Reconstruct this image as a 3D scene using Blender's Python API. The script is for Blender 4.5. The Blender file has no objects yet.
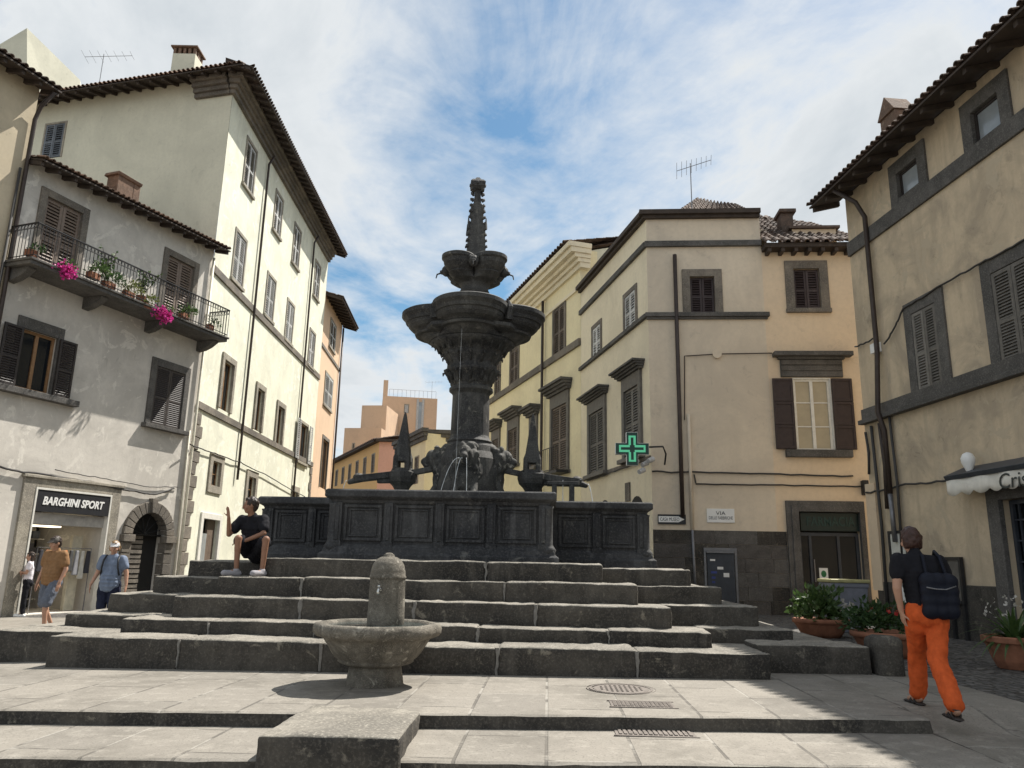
import bpy, bmesh, math, random
from mathutils import Vector as V, Matrix, noise
random.seed(7)
SC = bpy.context.scene
COL = SC.collection
PI = math.pi

# ------------------------------------------------------------------ camera
F_PX, CAM_H, PITCH, ROLL = 769.0, 1.30, math.radians(13.17), math.radians(1.15)
_F = V((0, math.cos(PITCH), math.sin(PITCH)))
_U0 = V((0, -math.sin(PITCH), math.cos(PITCH)))
_R0 = V((1, 0, 0))
_R = _R0*math.cos(ROLL) + _U0*math.sin(ROLL)
_U = _U0*math.cos(ROLL) - _R0*math.sin(ROLL)
EYE = V((0, 0, CAM_H))
cam = bpy.data.cameras.new('camera'); cam_o = bpy.data.objects.new('camera', cam); COL.objects.link(cam_o)
cam.sensor_fit = 'HORIZONTAL'; cam.sensor_width = 36.0; cam.lens = 36.0*F_PX/1024.0
cam.clip_start = 0.05; cam.clip_end = 3000
M3 = Matrix((_R, _U, -_F)).transposed()
cam_o.matrix_world = Matrix.Translation(EYE) @ M3.to_4x4()
SC.camera = cam_o

def ray(x, y): return _F*F_PX + _R*(x-512) - _U*(y-384)
def atY(x, y, Y):
    d = ray(x, y); return EYE + d*(Y/d.y)
def atZ(x, y, z=0.0):
    d = ray(x, y); return EYE + d*((z-CAM_H)/d.z)

def gz(x, y=10.0):
    """height of the square: it rises very gently to the right and falls off to the left"""
    if x > -5.4: return 0.009*(min(x, 12)+5.4)
    return 0.038*(max(x, -11.5)+5.4)

# ------------------------------------------------------------------ tagging
def tag(o, label=None, cat=None, group=None, kind=None):
    if label: o['label'] = label
    if cat: o['category'] = cat
    if group: o['group'] = group
    if kind: o['kind'] = kind
    return o
def thing(name, label, cat, loc=(0, 0, 0), group=None, rz=0.0):
    o = bpy.data.objects.new(name, None); COL.objects.link(o)
    o.empty_display_size = 0.2; o.location = loc; o.rotation_euler = (0, 0, rz)
    return tag(o, label, cat, group)
def copy_tree(o, parent=None):
    c = o.copy(); COL.objects.link(c); c.parent = parent
    for ch in list(o.children): copy_tree(ch, c)
    return c

# ------------------------------------------------------------------ mesh builder
class MB:
    def __init__(s): s.v = []; s.f = []; s.m = []
    def face(s, pts, m=0):
        i = len(s.v); s.v.extend([V(p) for p in pts]); s.f.append(list(range(i, i+len(pts)))); s.m.append(m)
    def mesh(s, vs, fs, m=0):
        i = len(s.v); s.v.extend([V(p) for p in vs])
        for f in fs: s.f.append([a+i for a in f]); s.m.append(m)
    def hexa(s, p, m=0):   # p: 8 points, 0-3 bottom loop, 4-7 top loop
        s.mesh(p, [(0, 3, 2, 1), (4, 5, 6, 7), (0, 1, 5, 4), (1, 2, 6, 5), (2, 3, 7, 6), (3, 0, 4, 7)], m)
    def box(s, a, b, m=0):
        x0, y0, z0 = a; x1, y1, z1 = b
        s.hexa([(x0,y0,z0),(x1,y0,z0),(x1,y1,z0),(x0,y1,z0),(x0,y0,z1),(x1,y0,z1),(x1,y1,z1),(x0,y1,z1)], m)
    def obox(s, c, ax, ay, az, m=0):   # centre and three half-axis vectors
        c = V(c); ax = V(ax); ay = V(ay); az = V(az)
        s.hexa([c-ax-ay-az, c+ax-ay-az, c+ax+ay-az, c-ax+ay-az, c-ax-ay+az, c+ax-ay+az, c+ax+ay+az, c-ax+ay+az], m)
    def wbox(s, W, u0, u1, z0, z1, d0, d1, m=0):
        q = [W.P(u, z, d) for z in (z0, z1) for (u, d) in ((u0, d1), (u1, d1), (u1, d0), (u0, d0))]
        s.hexa(q, m)
    def wring(s, W, o, i, d0, d1, m=0):   # frame of four butted bars between outer rect o and inner rect i
        (a, b, c, d), (e, f, g, h) = o, i
        if e > a: s.wbox(W, a, e, c, d, d0, d1, m)
        if b > f: s.wbox(W, f, b, c, d, d0, d1, m)
        if d > h: s.wbox(W, e, f, h, d, d0, d1, m)
        if g > c: s.wbox(W, e, f, c, g, d0, d1, m)
    def tube(s, pts, r, n=8, m=0, cap=True):
        pts = [V(p) for p in pts]; k = len(pts)
        rs = r if isinstance(r, (list, tuple)) else [r]*k
        vs = []; prev = None
        for i, p in enumerate(pts):
            t = (pts[min(i+1, k-1)] - pts[max(i-1, 0)])
            if t.length < 1e-9: t = V((0, 0, 1))
            t.normalize()
            a = prev if prev is not None else (V((0, 0, 1)) if abs(t.z) < .9 else V((1, 0, 0)))
            a = (a - t*a.dot(t))
            if a.length < 1e-6: a = t.orthogonal()
            a.normalize(); prev = a; b = t.cross(a)
            for j in range(n):
                an = 2*PI*j/n; vs.append(p + (a*math.cos(an) + b*math.sin(an))*rs[i])
        fs = [(i*n+j, i*n+(j+1) % n, (i+1)*n+(j+1) % n, (i+1)*n+j) for i in range(k-1) for j in range(n)]
        if cap: fs += [tuple(range(n))[::-1], tuple((k-1)*n+j for j in range(n))]
        s.mesh(vs, fs, m)
    def lathe(s, c, prof, n=32, m=0, rfun=None):   # prof: (r, z); rfun(theta, z, r) -> radius
        c = V(c); vs = []
        for r, z in prof:
            for j in range(n):
                th = 2*PI*j/n; rr = rfun(th, z, r) if rfun else r
                vs.append(c + V((rr*math.cos(th), rr*math.sin(th), z)))
        k = len(prof)
        fs = [(i*n+j, i*n+(j+1) % n, (i+1)*n+(j+1) % n, (i+1)*n+j) for i in range(k-1) for j in range(n)]
        fs += [tuple(range(n))[::-1], tuple((k-1)*n+j for j in range(n))]
        s.mesh(vs, fs, m)
    def build(s, name, mats, parent=None, smooth=False, bevel=0, recalc=True, origin=None):
        me = bpy.data.meshes.new(name)
        o0 = V((0, 0, 0))
        if parent is not None:
            p = parent
            while p is not None: o0 = o0 + V(p.location); p = p.parent
        if origin is not None: o0 = V(origin)
        me.from_pydata([p-o0 for p in s.v], [], s.f); me.update()
        if not isinstance(mats, (list, tuple)): mats = [mats]
        for mt in mats: me.materials.append(mt)
        me.polygons.foreach_set('material_index', s.m)
        if recalc:
            bm = bmesh.new(); bm.from_mesh(me)
            bmesh.ops.recalc_face_normals(bm, faces=bm.faces); bm.to_mesh(me); bm.free()
        if smooth:
            me.polygons.foreach_set('use_smooth', [True]*len(me.polygons))
        o = bpy.data.objects.new(name, me); COL.objects.link(o)
        if parent is not None: o.parent = parent
        if origin is not None and parent is None: o.location = o0
        if bevel:
            b = o.modifiers.new('bevel', 'BEVEL'); b.width = bevel; b.segments = 2; b.limit_method = 'ANGLE'; b.angle_limit = math.radians(40)
        return o

def fbm(p, s=1.0):
    q = V(p)*s
    return noise.noise(q) + .5*noise.noise(q*2.1) + .25*noise.noise(q*4.3)

def stone_block(mb, fr, u0, u1, v0, v1, z0, z1, r=.03, cell=.14, amp=.007, m=0, seed=0):
    """a worn block: subdivided box with rounded edges and an uneven skin. fr(u,v,z) -> world"""
    def cuts(a, b):
        n = max(1, int(round((b-a)/cell))); c = [a+(b-a)*i/n for i in range(n+1)]
        rr = min(r, (b-a)*.45)
        e = [a, a+rr*.3, a+rr] + [x for x in c if a+rr*1.3 < x < b-rr*1.3] + [b-rr, b-rr*.3, b]
        return e
    U, W, Z = cuts(u0, u1), cuts(v0, v1), cuts(z0, z1)
    rr = min(r, (u1-u0)*.45, (v1-v0)*.45, (z1-z0)*.45)
    lo = V((u0+rr, v0+rr, z0+rr)); hi = V((u1-rr, v1-rr, z1-rr))
    vid = {}; vs = []; fs = []
    so = V((seed*3.17, seed*1.31, seed*.71))
    def vert(p):
        k = (round(p[0], 5), round(p[1], 5), round(p[2], 5))
        if k not in vid:
            q = V(p); c = V([min(max(q[i], lo[i]), hi[i]) for i in range(3)])
            d = q-c
            if d.length > 1e-9: q = c + d.normalized()*rr
            n_ = fbm(q+so, 3.0)*amp + fbm(q+so, 11.0)*amp*.5
            d2 = d.normalized() if d.length > 1e-9 else V((0, 0, 0))
            q = q + d2*n_
            vid[k] = len(vs); vs.append(fr(q.x, q.y, q.z))
        return vid[k]
    def sheet(A, B, f):
        for i in range(len(A)-1):
            for j in range(len(B)-1):
                fs.append([vert(f(A[i], B[j])), vert(f(A[i+1], B[j])), vert(f(A[i+1], B[j+1])), vert(f(A[i], B[j+1]))])
    sheet(U, W, lambda a, b: (a, b, z1)); sheet(U, W, lambda a, b: (a, b, z0))
    sheet(U, Z, lambda a, b: (a, v0, b)); sheet(U, Z, lambda a, b: (a, v1, b))
    sheet(W, Z, lambda a, b: (u0, a, b)); sheet(W, Z, lambda a, b: (u1, a, b))
    mb.mesh(vs, fs, m)

# ------------------------------------------------------------------ materials
def nt_mat(name):
    m = bpy.data.materials.new(name); m.use_nodes = True
    nt = m.node_tree; b = nt.nodes['Principled BSDF']
    return m, nt, b
def N(nt, t, **kw):
    n = nt.nodes.new(t)
    for k, v in kw.items():
        if k in n.inputs.keys(): n.inputs[k].default_value = v
        else: setattr(n, k, v)
    return n
def c4(c): return (c[0], c[1], c[2], 1)
def noise_n(nt, vec, scale, detail=4, rough=.55, dist=0.0):
    n = nt.nodes.new('ShaderNodeTexNoise'); n.inputs['Scale'].default_value = scale
    n.inputs['Detail'].default_value = detail; n.inputs['Roughness'].default_value = rough; n.inputs['Distortion'].default_value = dist
    nt.links.new(vec, n.inputs['Vector']); return n.outputs['Fac']
def ramp(nt, fac, a, b, ca=(0, 0, 0), cb=(1, 1, 1)):
    r = nt.nodes.new('ShaderNodeValToRGB'); e = r.color_ramp.elements
    e[0].position = a; e[1].position = b; e[0].color = c4(ca); e[1].color = c4(cb)
    nt.links.new(fac, r.inputs['Fac']); return r.outputs['Color']
def mix(nt, fac, a, b, mode='MIX'):
    n = nt.nodes.new('ShaderNodeMix'); n.data_type = 'RGBA'; n.blend_type = mode
    for sock, v in ((n.inputs[0], fac), (n.inputs[6], a), (n.inputs[7], b)):
        if hasattr(v, 'links') or hasattr(v, 'is_linked'): nt.links.new(v, sock)
        elif isinstance(v, (int, float)): sock.default_value = v
        else: sock.default_value = c4(v)
    return n.outputs[2]
def mapping(nt, scale=(1, 1, 1), rot=(0, 0, 0), coord='Object'):
    tc = nt.nodes.new('ShaderNodeTexCoord'); mp = nt.nodes.new('ShaderNodeMapping')
    mp.inputs['Scale'].default_value = scale; mp.inputs['Rotation'].default_value = rot
    nt.links.new(tc.outputs[coord], mp.inputs['Vector']); return mp.outputs['Vector']
def bump(nt, b, h, strength=.4, dist=.02, prev=None):
    n = nt.nodes.new('ShaderNodeBump'); n.inputs['Strength'].default_value = strength; n.inputs['Distance'].default_value = dist
    nt.links.new(h, n.inputs['Height'])
    if prev is not None: nt.links.new(prev, n.inputs['Normal'])
    nt.links.new(n.outputs['Normal'], b.inputs['Normal']); return n.outputs['Normal']

def stucco(name, base, stain, amount=.5, patch=None, pscale=.55, streak=.5, rough=.9, bstr=.35):
    m, nt, b = nt_mat(name)
    v = mapping(nt); vs = mapping(nt, (2.2, 2.2, .22))
    big = noise_n(nt, v, pscale, 6, .62, .6)
    st = noise_n(nt, vs, 1.6, 5, .6)
    fine = noise_n(nt, v, 9, 5, .65)
    col = mix(nt, ramp(nt, big, .44, .60), base, [base[i]*(1-amount)+stain[i]*amount for i in range(3)])
    col = mix(nt, ramp(nt, st, .50, .68, (0, 0, 0), (streak*.75,)*3), col, [base[i]*.45+stain[i]*.4 for i in range(3)])
    if patch:
        pn = noise_n(nt, v, 1.25, 7, .7, 1.2)
        col = mix(nt, ramp(nt, pn, .56, .60), col, patch)
    col = mix(nt, ramp(nt, fine, .42, .66, (0, 0, 0), (.30,)*3), col, [c*.68 for c in base])
    spot = noise_n(nt, v, 2.6, 8, .75, .8)
    col = mix(nt, ramp(nt, spot, .60, .70, (0, 0, 0), (.38,)*3), col, [base[i]*.5+stain[i]*.25 for i in range(3)])
    col = mix(nt, ramp(nt, spot, .40, .30, (0, 0, 0), (.25,)*3), col, [min(.9, c*1.18) for c in base])
    nt.links.new(col, b.inputs['Base Color']); b.inputs['Roughness'].default_value = rough
    b.inputs['Specular IOR Level'].default_value = .25
    n1 = bump(nt, b, big, bstr, .05); bump(nt, b, fine, bstr, .008, n1)
    return m

def stone(name, base, dark, lichen=None, scale=3.0, rough=.85, bstr=.6, streak=0.0, lich=(.6, .72)):
    m, nt, b = nt_mat(name)
    v = mapping(nt)
    big = noise_n(nt, v, scale*.35, 6, .65, .4)
    mid = noise_n(nt, v, scale*2.2, 6, .7)
    fine = noise_n(nt, v, scale*16, 4, .7)
    col = mix(nt, ramp(nt, big, .42, .58), base, dark)
    col = mix(nt, ramp(nt, mid, .44, .62, (0, 0, 0), (.6,)*3), col, [c*.5 for c in base])
    col = mix(nt, ramp(nt, fine, .50, .66, (0, 0, 0), (.5,)*3), col, [min(1, c*1.9) for c in base])
    if lichen:
        ln = noise_n(nt, v, scale*1.7, 7, .72, .5)
        col = mix(nt, ramp(nt, ln, lich[0], lich[1]), col, lichen)
    if streak:
        sv = mapping(nt, (5, 5, .5))
        sn = noise_n(nt, sv, 1.2, 5, .6)
        col = mix(nt, ramp(nt, sn, .55, .75, (0, 0, 0), (streak,)*3), col, [min(1, c*2.4) for c in base])
    nt.links.new(col, b.inputs['Base Color']); b.inputs['Roughness'].default_value = rough
    b.inputs['Specular IOR Level'].default_value = .3
    n1 = bump(nt, b, mid, bstr, .02); bump(nt, b, fine, bstr, .006, n1)
    return m

def plain(name, base, rough=.6, var=.25, scale=6, metal=0.0, spec=.4, bstr=.15):
    m, nt, b = nt_mat(name)
    v = mapping(nt); n = noise_n(nt, v, scale, 5, .6)
    col = mix(nt, ramp(nt, n, .3, .75), [c*(1-var) for c in base], [min(1, c*(1+var*.6)) for c in base])
    nt.links.new(col, b.inputs['Base Color']); b.inputs['Roughness'].default_value = rough
    b.inputs['Metallic'].default_value = metal; b.inputs['Specular IOR Level'].default_value = spec
    if bstr: bump(nt, b, n, bstr, .01)
    return m

def glass_dark(name, base=(.010, .012, .015), rough=.05):
    m, nt, b = nt_mat(name)
    v = mapping(nt); n = noise_n(nt, v, 1.4, 2)
    b.inputs['Base Color'].default_value = c4(base); b.inputs['Roughness'].default_value = rough
    b.inputs['Specular IOR Level'].default_value = .28
    bump(nt, b, n, .05, .02); return m

MAT = {}
MAT['stucco_grey'] = stucco('stucco_grey', (.60, .565, .51), (.33, .31, .28), .6, (.68, .645, .58), .6, .35)
MAT['stucco_cream'] = stucco('stucco_cream', (.73, .725, .595), (.50, .50, .42), .6, (.78, .78, .69), .7, .75)
MAT['stucco_gable'] = stucco('stucco_gable', (.64, .62, .50), (.44, .43, .35), .55, None, .35, .3)
MAT['stucco_ochre'] = stucco('stucco_ochre', (.55, .47, .34), (.32, .28, .21), .55, None, .5, .5)
MAT['stucco_yellow'] = stucco('stucco_yellow', (.80, .70, .47), (.60, .51, .34), .55, None, .4, .3)
MAT['stucco_pale'] = stucco('stucco_pale', (.78, .69, .52), (.54, .47, .35), .55, None, .45, .3)
MAT['stucco_taupe'] = stucco('stucco_taupe', (.67, .575, .45), (.42, .365, .30), .6, None, .4, .35)
MAT['stucco_peach'] = stucco('stucco_peach', (.70, .56, .40), (.55, .45, .345), .5, None, .4, .25)
MAT['stucco_tan'] = stucco('stucco_tan', (.57, .465, .33), (.22, .19, .155), .75, (.44, .375, .28), .85, .95, .92, .7)
MAT['stucco_orange'] = stucco('stucco_orange', (.74, .46, .20), (.62, .38, .17), .4, None, .4, .25)
MAT['stucco_salmon'] = stucco('stucco_salmon', (.70, .40, .30), (.52, .30, .22), .4, None, .4, .25)
MAT['stucco_apricot'] = stucco('stucco_apricot', (.66, .475, .33), (.48, .36, .26), .45, None, .4, .3)
MAT['brick_brown'] = stucco('brick_brown', (.62, .44, .30), (.46, .33, .24), .5, None, .5, .2)
MAT['peperino'] = stone('peperino', (.20, .175, .145), (.11, .10, .088), (.27, .24, .19), 2.2, .85, .5, 0, (.66, .76))
MAT['peperino_grey'] = stone('peperino_grey', (.12, .113, .105), (.07, .067, .063), (.17, .155, .13), 2.2, .85, .5, 0, (.66, .78))
MAT['peperino_light'] = stone('peperino_light', (.33, .30, .245), (.22, .20, .17), (.42, .38, .30), 2.0, .85, .45, 0, (.64, .76))
MAT['fountain'] = stone('fountain', (.080, .078, .073), (.024, .024, .026), (.17, .16, .135), 2.6, .7, .9, .45, (.60, .68))
MAT['fountain_wall'] = stone('fountain_wall', (.060, .060, .061), (.022, .023, .026), (.115, .112, .105), 1.9, .75, .8, .5, (.60, .68))
MAT['riser'] = stone('riser', (.082, .074, .063), (.030, .028, .026), (.20, .18, .145), 2.6, .88, .9, .3, (.60, .68))  # weathered stone, darkened further to carry the shade on upright step faces
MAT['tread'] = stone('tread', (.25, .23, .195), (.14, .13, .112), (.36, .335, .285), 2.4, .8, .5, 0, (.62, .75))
MAT['bowl'] = stone('bowl', (.19, .172, .142), (.085, .077, .064), (.34, .315, .265), 6.0, .9, 1.0, .25, (.57, .66))
MAT['fountain_lion'] = stone('fountain_lion', (.085, .083, .076), (.028, .028, .029), (.34, .32, .28), 3.2, .75, .9, .5, (.57, .65))
MAT['mortar'] = plain('mortar', (.20, .19, .175), .9, .3, 20)
MAT['wood_brown'] = plain('wood_brown', (.155, .115, .088), .6, .3, 10)
MAT['wood_sash'] = plain('wood_sash', (.27, .15, .07), .5, .3, 12)
MAT['shutter_dark'] = plain('shutter_dark', (.035, .028, .026), .55, .3, 8)
MAT['shutter_brown'] = plain('shutter_brown', (.115, .088, .068), .6, .35, 8)
MAT['shutter_plum'] = plain('shutter_plum', (.042, .028, .028), .55, .3, 8)
MAT['shutter_grey'] = plain('shutter_grey', (.48, .48, .47), .6, .3, 8)
MAT['shutter_slate'] = plain('shutter_slate', (.135, .125, .112), .65, .3, 8)
MAT['shutter_blue'] = plain('shutter_blue', (.12, .135, .155), .65, .25, 8)
MAT['white_paint'] = plain('white_paint', (.74, .72, .66), .5, .12, 8)
MAT['cream_pipe'] = plain('cream_pipe', (.66, .62, .50), .5, .2, 8)
MAT['iron'] = plain('iron', (.03, .03, .032), .55, .3, 10, .3)
MAT['pipe_brown'] = plain('pipe_brown', (.055, .04, .034), .5, .3, 6, .2)
MAT['pipe_grey'] = plain('pipe_grey', (.2, .2, .21), .4, .25, 6, .5)
MAT['cable'] = plain('cable', (.05, .047, .045), .7, .2, 6)
MAT['roof_tile'] = stone('roof_tile', (.20, .125, .088), (.10, .075, .06), (.25, .23, .17), 2.5, .9, .6, 0, (.6, .7))
MAT['roof_dark'] = stone('roof_dark', (.13, .09, .07), (.065, .052, .045), (.20, .18, .14), 2.5, .9, .6, 0, (.62, .72))
MAT['eave_wood'] = plain('eave_wood', (.06, .045, .036), .8, .35, 5)
MAT['brick_chimney'] = stone('brick_chimney', (.21, .135, .095), (.12, .085, .065), (.32, .27, .21), 4, .9, .6)
MAT['glass'] = glass_dark('glass')
MAT['glass_pale'] = plain('glass_pale', (.30, .33, .35), .12, .3, 1.2, 0, .8, 0)
MAT['curtain'] = plain('curtain', (.42, .36, .25), .35, .2, 2, 0, .8, 0)
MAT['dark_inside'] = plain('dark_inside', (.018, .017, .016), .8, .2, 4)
MAT['black_board'] = plain('black_board', (.020, .021, .025), .5, .2, 4)
MAT['sign_white'] = plain('sign_white', (.8, .8, .78), .5, .05, 4)
MAT['terracotta'] = plain('terracotta', (.30, .13, .075), .85, .35, 7)
MAT['slate_blue'] = plain('slate_blue', (.045, .052, .065), .5, .25, 5)
def uniq(name, c, rough=.7, **k): MAT[name] = plain(name, c, rough, **k); return MAT[name]
# ------------------------------------------------------------------ sky, sun, colour management
SUN = V((.49, .48, 1.0)).normalized()
elev = math.asin(SUN.z); az = math.atan2(SUN.x, SUN.y)      # azimuth from +Y towards +X
world = bpy.data.worlds.new('World'); SC.world = world; world.use_nodes = True
wn = world.node_tree; bg = wn.nodes['Background']
sky = wn.nodes.new('ShaderNodeTexSky'); sky.sky_type = 'NISHITA'; sky.sun_disc = False
sky.sun_elevation = elev; sky.sun_rotation = az; sky.air_density = 1.0; sky.dust_density = 0.6; sky.ozone_density = 1.0
tc = wn.nodes.new('ShaderNodeTexCoord')
sep = wn.nodes.new('ShaderNodeSeparateXYZ'); wn.links.new(tc.outputs['Generated'], sep.inputs[0])
def wmath(op, a, b=None):
    n = wn.nodes.new('ShaderNodeMath'); n.operation = op
    for i, q in enumerate((a, b)):
        if q is None: continue
        if isinstance(q, (int, float)): n.inputs[i].default_value = q
        else: wn.links.new(q, n.inputs[i])
    return n.outputs[0]
# project the view direction on a cloud layer so that clouds thin out towards the horizon as real ones do
zz = wmath('ADD', wmath('MAXIMUM', sep.outputs['Z'], 0.0), 0.12)
cx = wmath('DIVIDE', sep.outputs['X'], zz); cy = wmath('DIVIDE', sep.outputs['Y'], zz)
comb = wn.nodes.new('ShaderNodeCombineXYZ'); wn.links.new(cx, comb.inputs[0]); wn.links.new(cy, comb.inputs[1])
def wmap(scale, rot, loc=(0, 0, 0)):
    m = wn.nodes.new('ShaderNodeMapping'); m.inputs['Scale'].default_value = scale; m.inputs['Rotation'].default_value = rot
    m.inputs['Location'].default_value = loc
    wn.links.new(comb.outputs[0], m.inputs['Vector']); return m.outputs[0]
n1 = noise_n(wn, wmap((.9, .62, 1), (0, 0, .6), (3.1, 1.35, 0)), .95, 9, .60, .35)
n2 = noise_n(wn, wmap((1.7, 1.0, 1), (0, 0, .75), (1.4, .2, 0)), 1.5, 8, .62, .9)
n3 = noise_n(wn, wmap((1, 1, 1), (0, 0, .2), (.3, 2.2, 0)), 4.2, 6, .62, .3)
vd_ = wn.nodes.new('ShaderNodeVectorMath'); vd_.operation = 'DISTANCE'; wn.links.new(comb.outputs[0], vd_.inputs[0]); vd_.inputs[1].default_value = (-.12, 1.72, 0)
gap_ = wmath('MULTIPLY', wmath('SUBTRACT', 1.0, wmath('MINIMUM', wmath('MULTIPLY', vd_.outputs['Value'], 1.25), 1.0)), -.12)
cov = wmath('ADD', wmath('ADD', wmath('MULTIPLY', n1, .80), gap_), wmath('ADD', wmath('MULTIPLY', n2, .36), wmath('MULTIPLY', n3, .12)))
mask = ramp(wn, cov, .51, .67)
thick = ramp(wn, cov, .63, .85, (8.4, 8.7, 8.9), (5.6, 6.2, 6.7))
hs_ = wn.nodes.new('ShaderNodeHueSaturation'); hs_.inputs['Saturation'].default_value = 1.28; hs_.inputs['Hue'].default_value = .485; hs_.inputs['Value'].default_value = 1.25
wn.links.new(sky.outputs[0], hs_.inputs['Color'])
veil = mix(wn, .06, hs_.outputs[0], (7.5, 8.0, 8.6))
skyc = mix(wn, mask, veil, thick)
wn.links.new(skyc, bg.inputs['Color']); bg.inputs['Strength'].default_value = .062
sun = bpy.data.lights.new('sun', 'SUN'); sun.energy = 5.0; sun.angle = math.radians(.5); sun.color = (1, .95, .87)
sun_o = bpy.data.objects.new('sun', sun); COL.objects.link(sun_o)
sun_o.rotation_euler = SUN.to_track_quat('Z', 'Y').to_euler(); sun_o.location = SUN*60
vs_ = SC.view_settings; SC.display_settings.display_device = 'sRGB'
vs_.view_transform = 'Standard'; vs_.look = 'None'; vs_.exposure = 0.68; vs_.gamma = 1.0; vs_.use_curve_mapping = False
SC.render.engine = 'CYCLES'; SC.cycles.max_bounces = 6; SC.cycles.diffuse_bounces = 4

# ------------------------------------------------------------------ ground
def paving_mat():
    m, nt, b = nt_mat('paving_slabs')
    v = mapping(nt, (1, 1, 1), (0, 0, PI/2 + .05))
    br = nt.nodes.new('ShaderNodeTexBrick'); nt.links.new(v, br.inputs['Vector'])
    br.inputs['Scale'].default_value = 1.0; br.inputs['Brick Width'].default_value = 1.35; br.inputs['Row Height'].default_value = .66
    br.inputs['Mortar Size'].default_value = .015; br.inputs['Mortar Smooth'].default_value = .3; br.offset = .43
    br.inputs['Color1'].default_value = (.26, .238, .205, 1); br.inputs['Color2'].default_value = (.215, .198, .172, 1); br.inputs['Mortar'].default_value = (.15, .135, .115, 1)
    v2 = mapping(nt)
    a = noise_n(nt, v2, .7, 6, .65, .4); c = noise_n(nt, v2, 7, 6, .7); f = noise_n(nt, v2, 55, 4, .7)
    ms = noise_n(nt, v2, 1.9, 3)
    mort = mix(nt, ramp(nt, ms, .5, .56), (.125, .115, .10), (.32, .30, .265))
    col = mix(nt, br.outputs['Fac'], br.outputs['Color'], mort)
    col = mix(nt, ramp(nt, a, .46, .62, (0, 0, 0), (.7,)*3), col, (.14, .128, .108))
    col = mix(nt, ramp(nt, c, .52, .66, (0, 0, 0), (.55,)*3), col, (.33, .305, .265))
    col = mix(nt, ramp(nt, f, .54, .66, (0, 0, 0), (.65,)*3), col, (.10, .09, .078))
    nt.links.new(col, b.inputs['Base Color']); b.inputs['Roughness'].default_value = .82; b.inputs['Specular IOR Level'].default_value = .3
    inv = nt.nodes.new('ShaderNodeMath'); inv.operation = 'SUBTRACT'; inv.inputs[0].default_value = 1; nt.links.new(br.outputs['Fac'], inv.inputs[1])
    k = bump(nt, b, inv.outputs[0], .6, .012); k = bump(nt, b, c, .4, .012, k); bump(nt, b, f, .5, .004, k)
    return m
def cobble_mat():
    m, nt, b = nt_mat('cobbles')
    v = mapping(nt, (1, 1, 0.0)); w = noise_n(nt, v, 3, 2)
    vo = nt.nodes.new('ShaderNodeTexVoronoi'); vo.feature = 'F1'; vo.inputs['Scale'].default_value = 8.5; vo.inputs['Randomness'].default_value = .55
    nt.links.new(v, vo.inputs['Vector'])
    vd = nt.nodes.new('ShaderNodeTexVoronoi'); vd.feature = 'DISTANCE_TO_EDGE'; vd.inputs['Scale'].default_value = 8.5; vd.inputs['Randomness'].default_value = .55
    nt.links.new(v, vd.inputs['Vector'])
    col = mix(nt, ramp(nt, noise_n(nt, v, 5, 5), .3, .7), (.10, .095, .09), (.19, .18, .165))
    hs = nt.nodes.new('ShaderNodeSeparateColor'); nt.links.new(vo.outputs['Color'], hs.inputs[0])
    col = mix(nt, ramp(nt, hs.outputs[0], .2, .9, (0, 0, 0), (.6,)*3), col, (.055, .053, .052))
    gap = ramp(nt, vd.outputs['Distance'], .04, .13)
    col = mix(nt, gap, (.035, .032, .028), col)
    nt.links.new(col, b.inputs['Base Color']); b.inputs['Roughness'].default_value = .75; b.inputs['Specular IOR Level'].default_value = .35
    k = bump(nt, b, ramp(nt, vd.outputs['Distance'], 0, .3), .9, .03); bump(nt, b, noise_n(nt, v, 40, 3), .3, .005, k)
    return m
MAT['paving'] = paving_mat(); MAT['cobbles'] = cobble_mat()
STEP1, STEP2, RX = 7.02, 5.90, 3.62      # the two shallow steps in front of the fountain and where they run out
def ground_z(x, y):
    b = gz(x)
    sm_ = lambda t: (lambda q: q*q*(3-2*q))(max(0., min(1., t)))
    ramp_z = -.115*sm_((7.62-y)/.6) - .155*sm_((6.5-y)/.6)
    if x >= RX+.02: return b + ramp_z
    if y >= STEP1: return b
    if y >= STEP2: return b - .115
    return b - .27
def frange(a, b, st):
    n = max(1, int(round((b-a)/st))); return [a+(b-a)*i/n for i in range(n+1)]
xs = [-600, -200, -80, -40, -25, -18, -14, -11.5] + frange(-10, 5.0, .15)[0:] + [5.4, 6, 7, 8, 10, 12, 16, 25, 40, 80, 200, 600]
xs = sorted(set([round(x, 4) for x in xs if not (RX-.05 < x < RX+.08)] + [RX, RX+.02]))
ys = [-60, -20, -5, 0, 3, 4.5, 5.2] + [STEP2-.012, STEP2, STEP2+.03, 6.2, 6.6, STEP1-.012, STEP1, STEP1+.03, 7.3, 7.6, 8, 9, 10, 11, 12, 13, 14, 17, 20, 25, 30, 40, 60, 100, 200, 600, 1500]
def jit(x, y, z):
    if x < RX+.01 and x > -12:
        for s in (STEP1, STEP2):
            if abs(y-s) < .005: return (x, y + .012*fbm((x*2.2, s, 0)) + .008*fbm((x*9, s, 1)), z - .010 - .010*abs(fbm((x*7, s, 2))))
            if abs(y-s+.012) < .005: return (x, y + .012*fbm((x*2.2, s, 0)) + .008*fbm((x*9, s, 1)), z)
    return (x, y, z)
gp, gc, gr = MB(), MB(), MB()
def cobbled(xm, ym): return xm > 5.0 and (ym > 5.5) or ym > 22 or xm > 7 or xm < -40
G = {}
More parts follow.
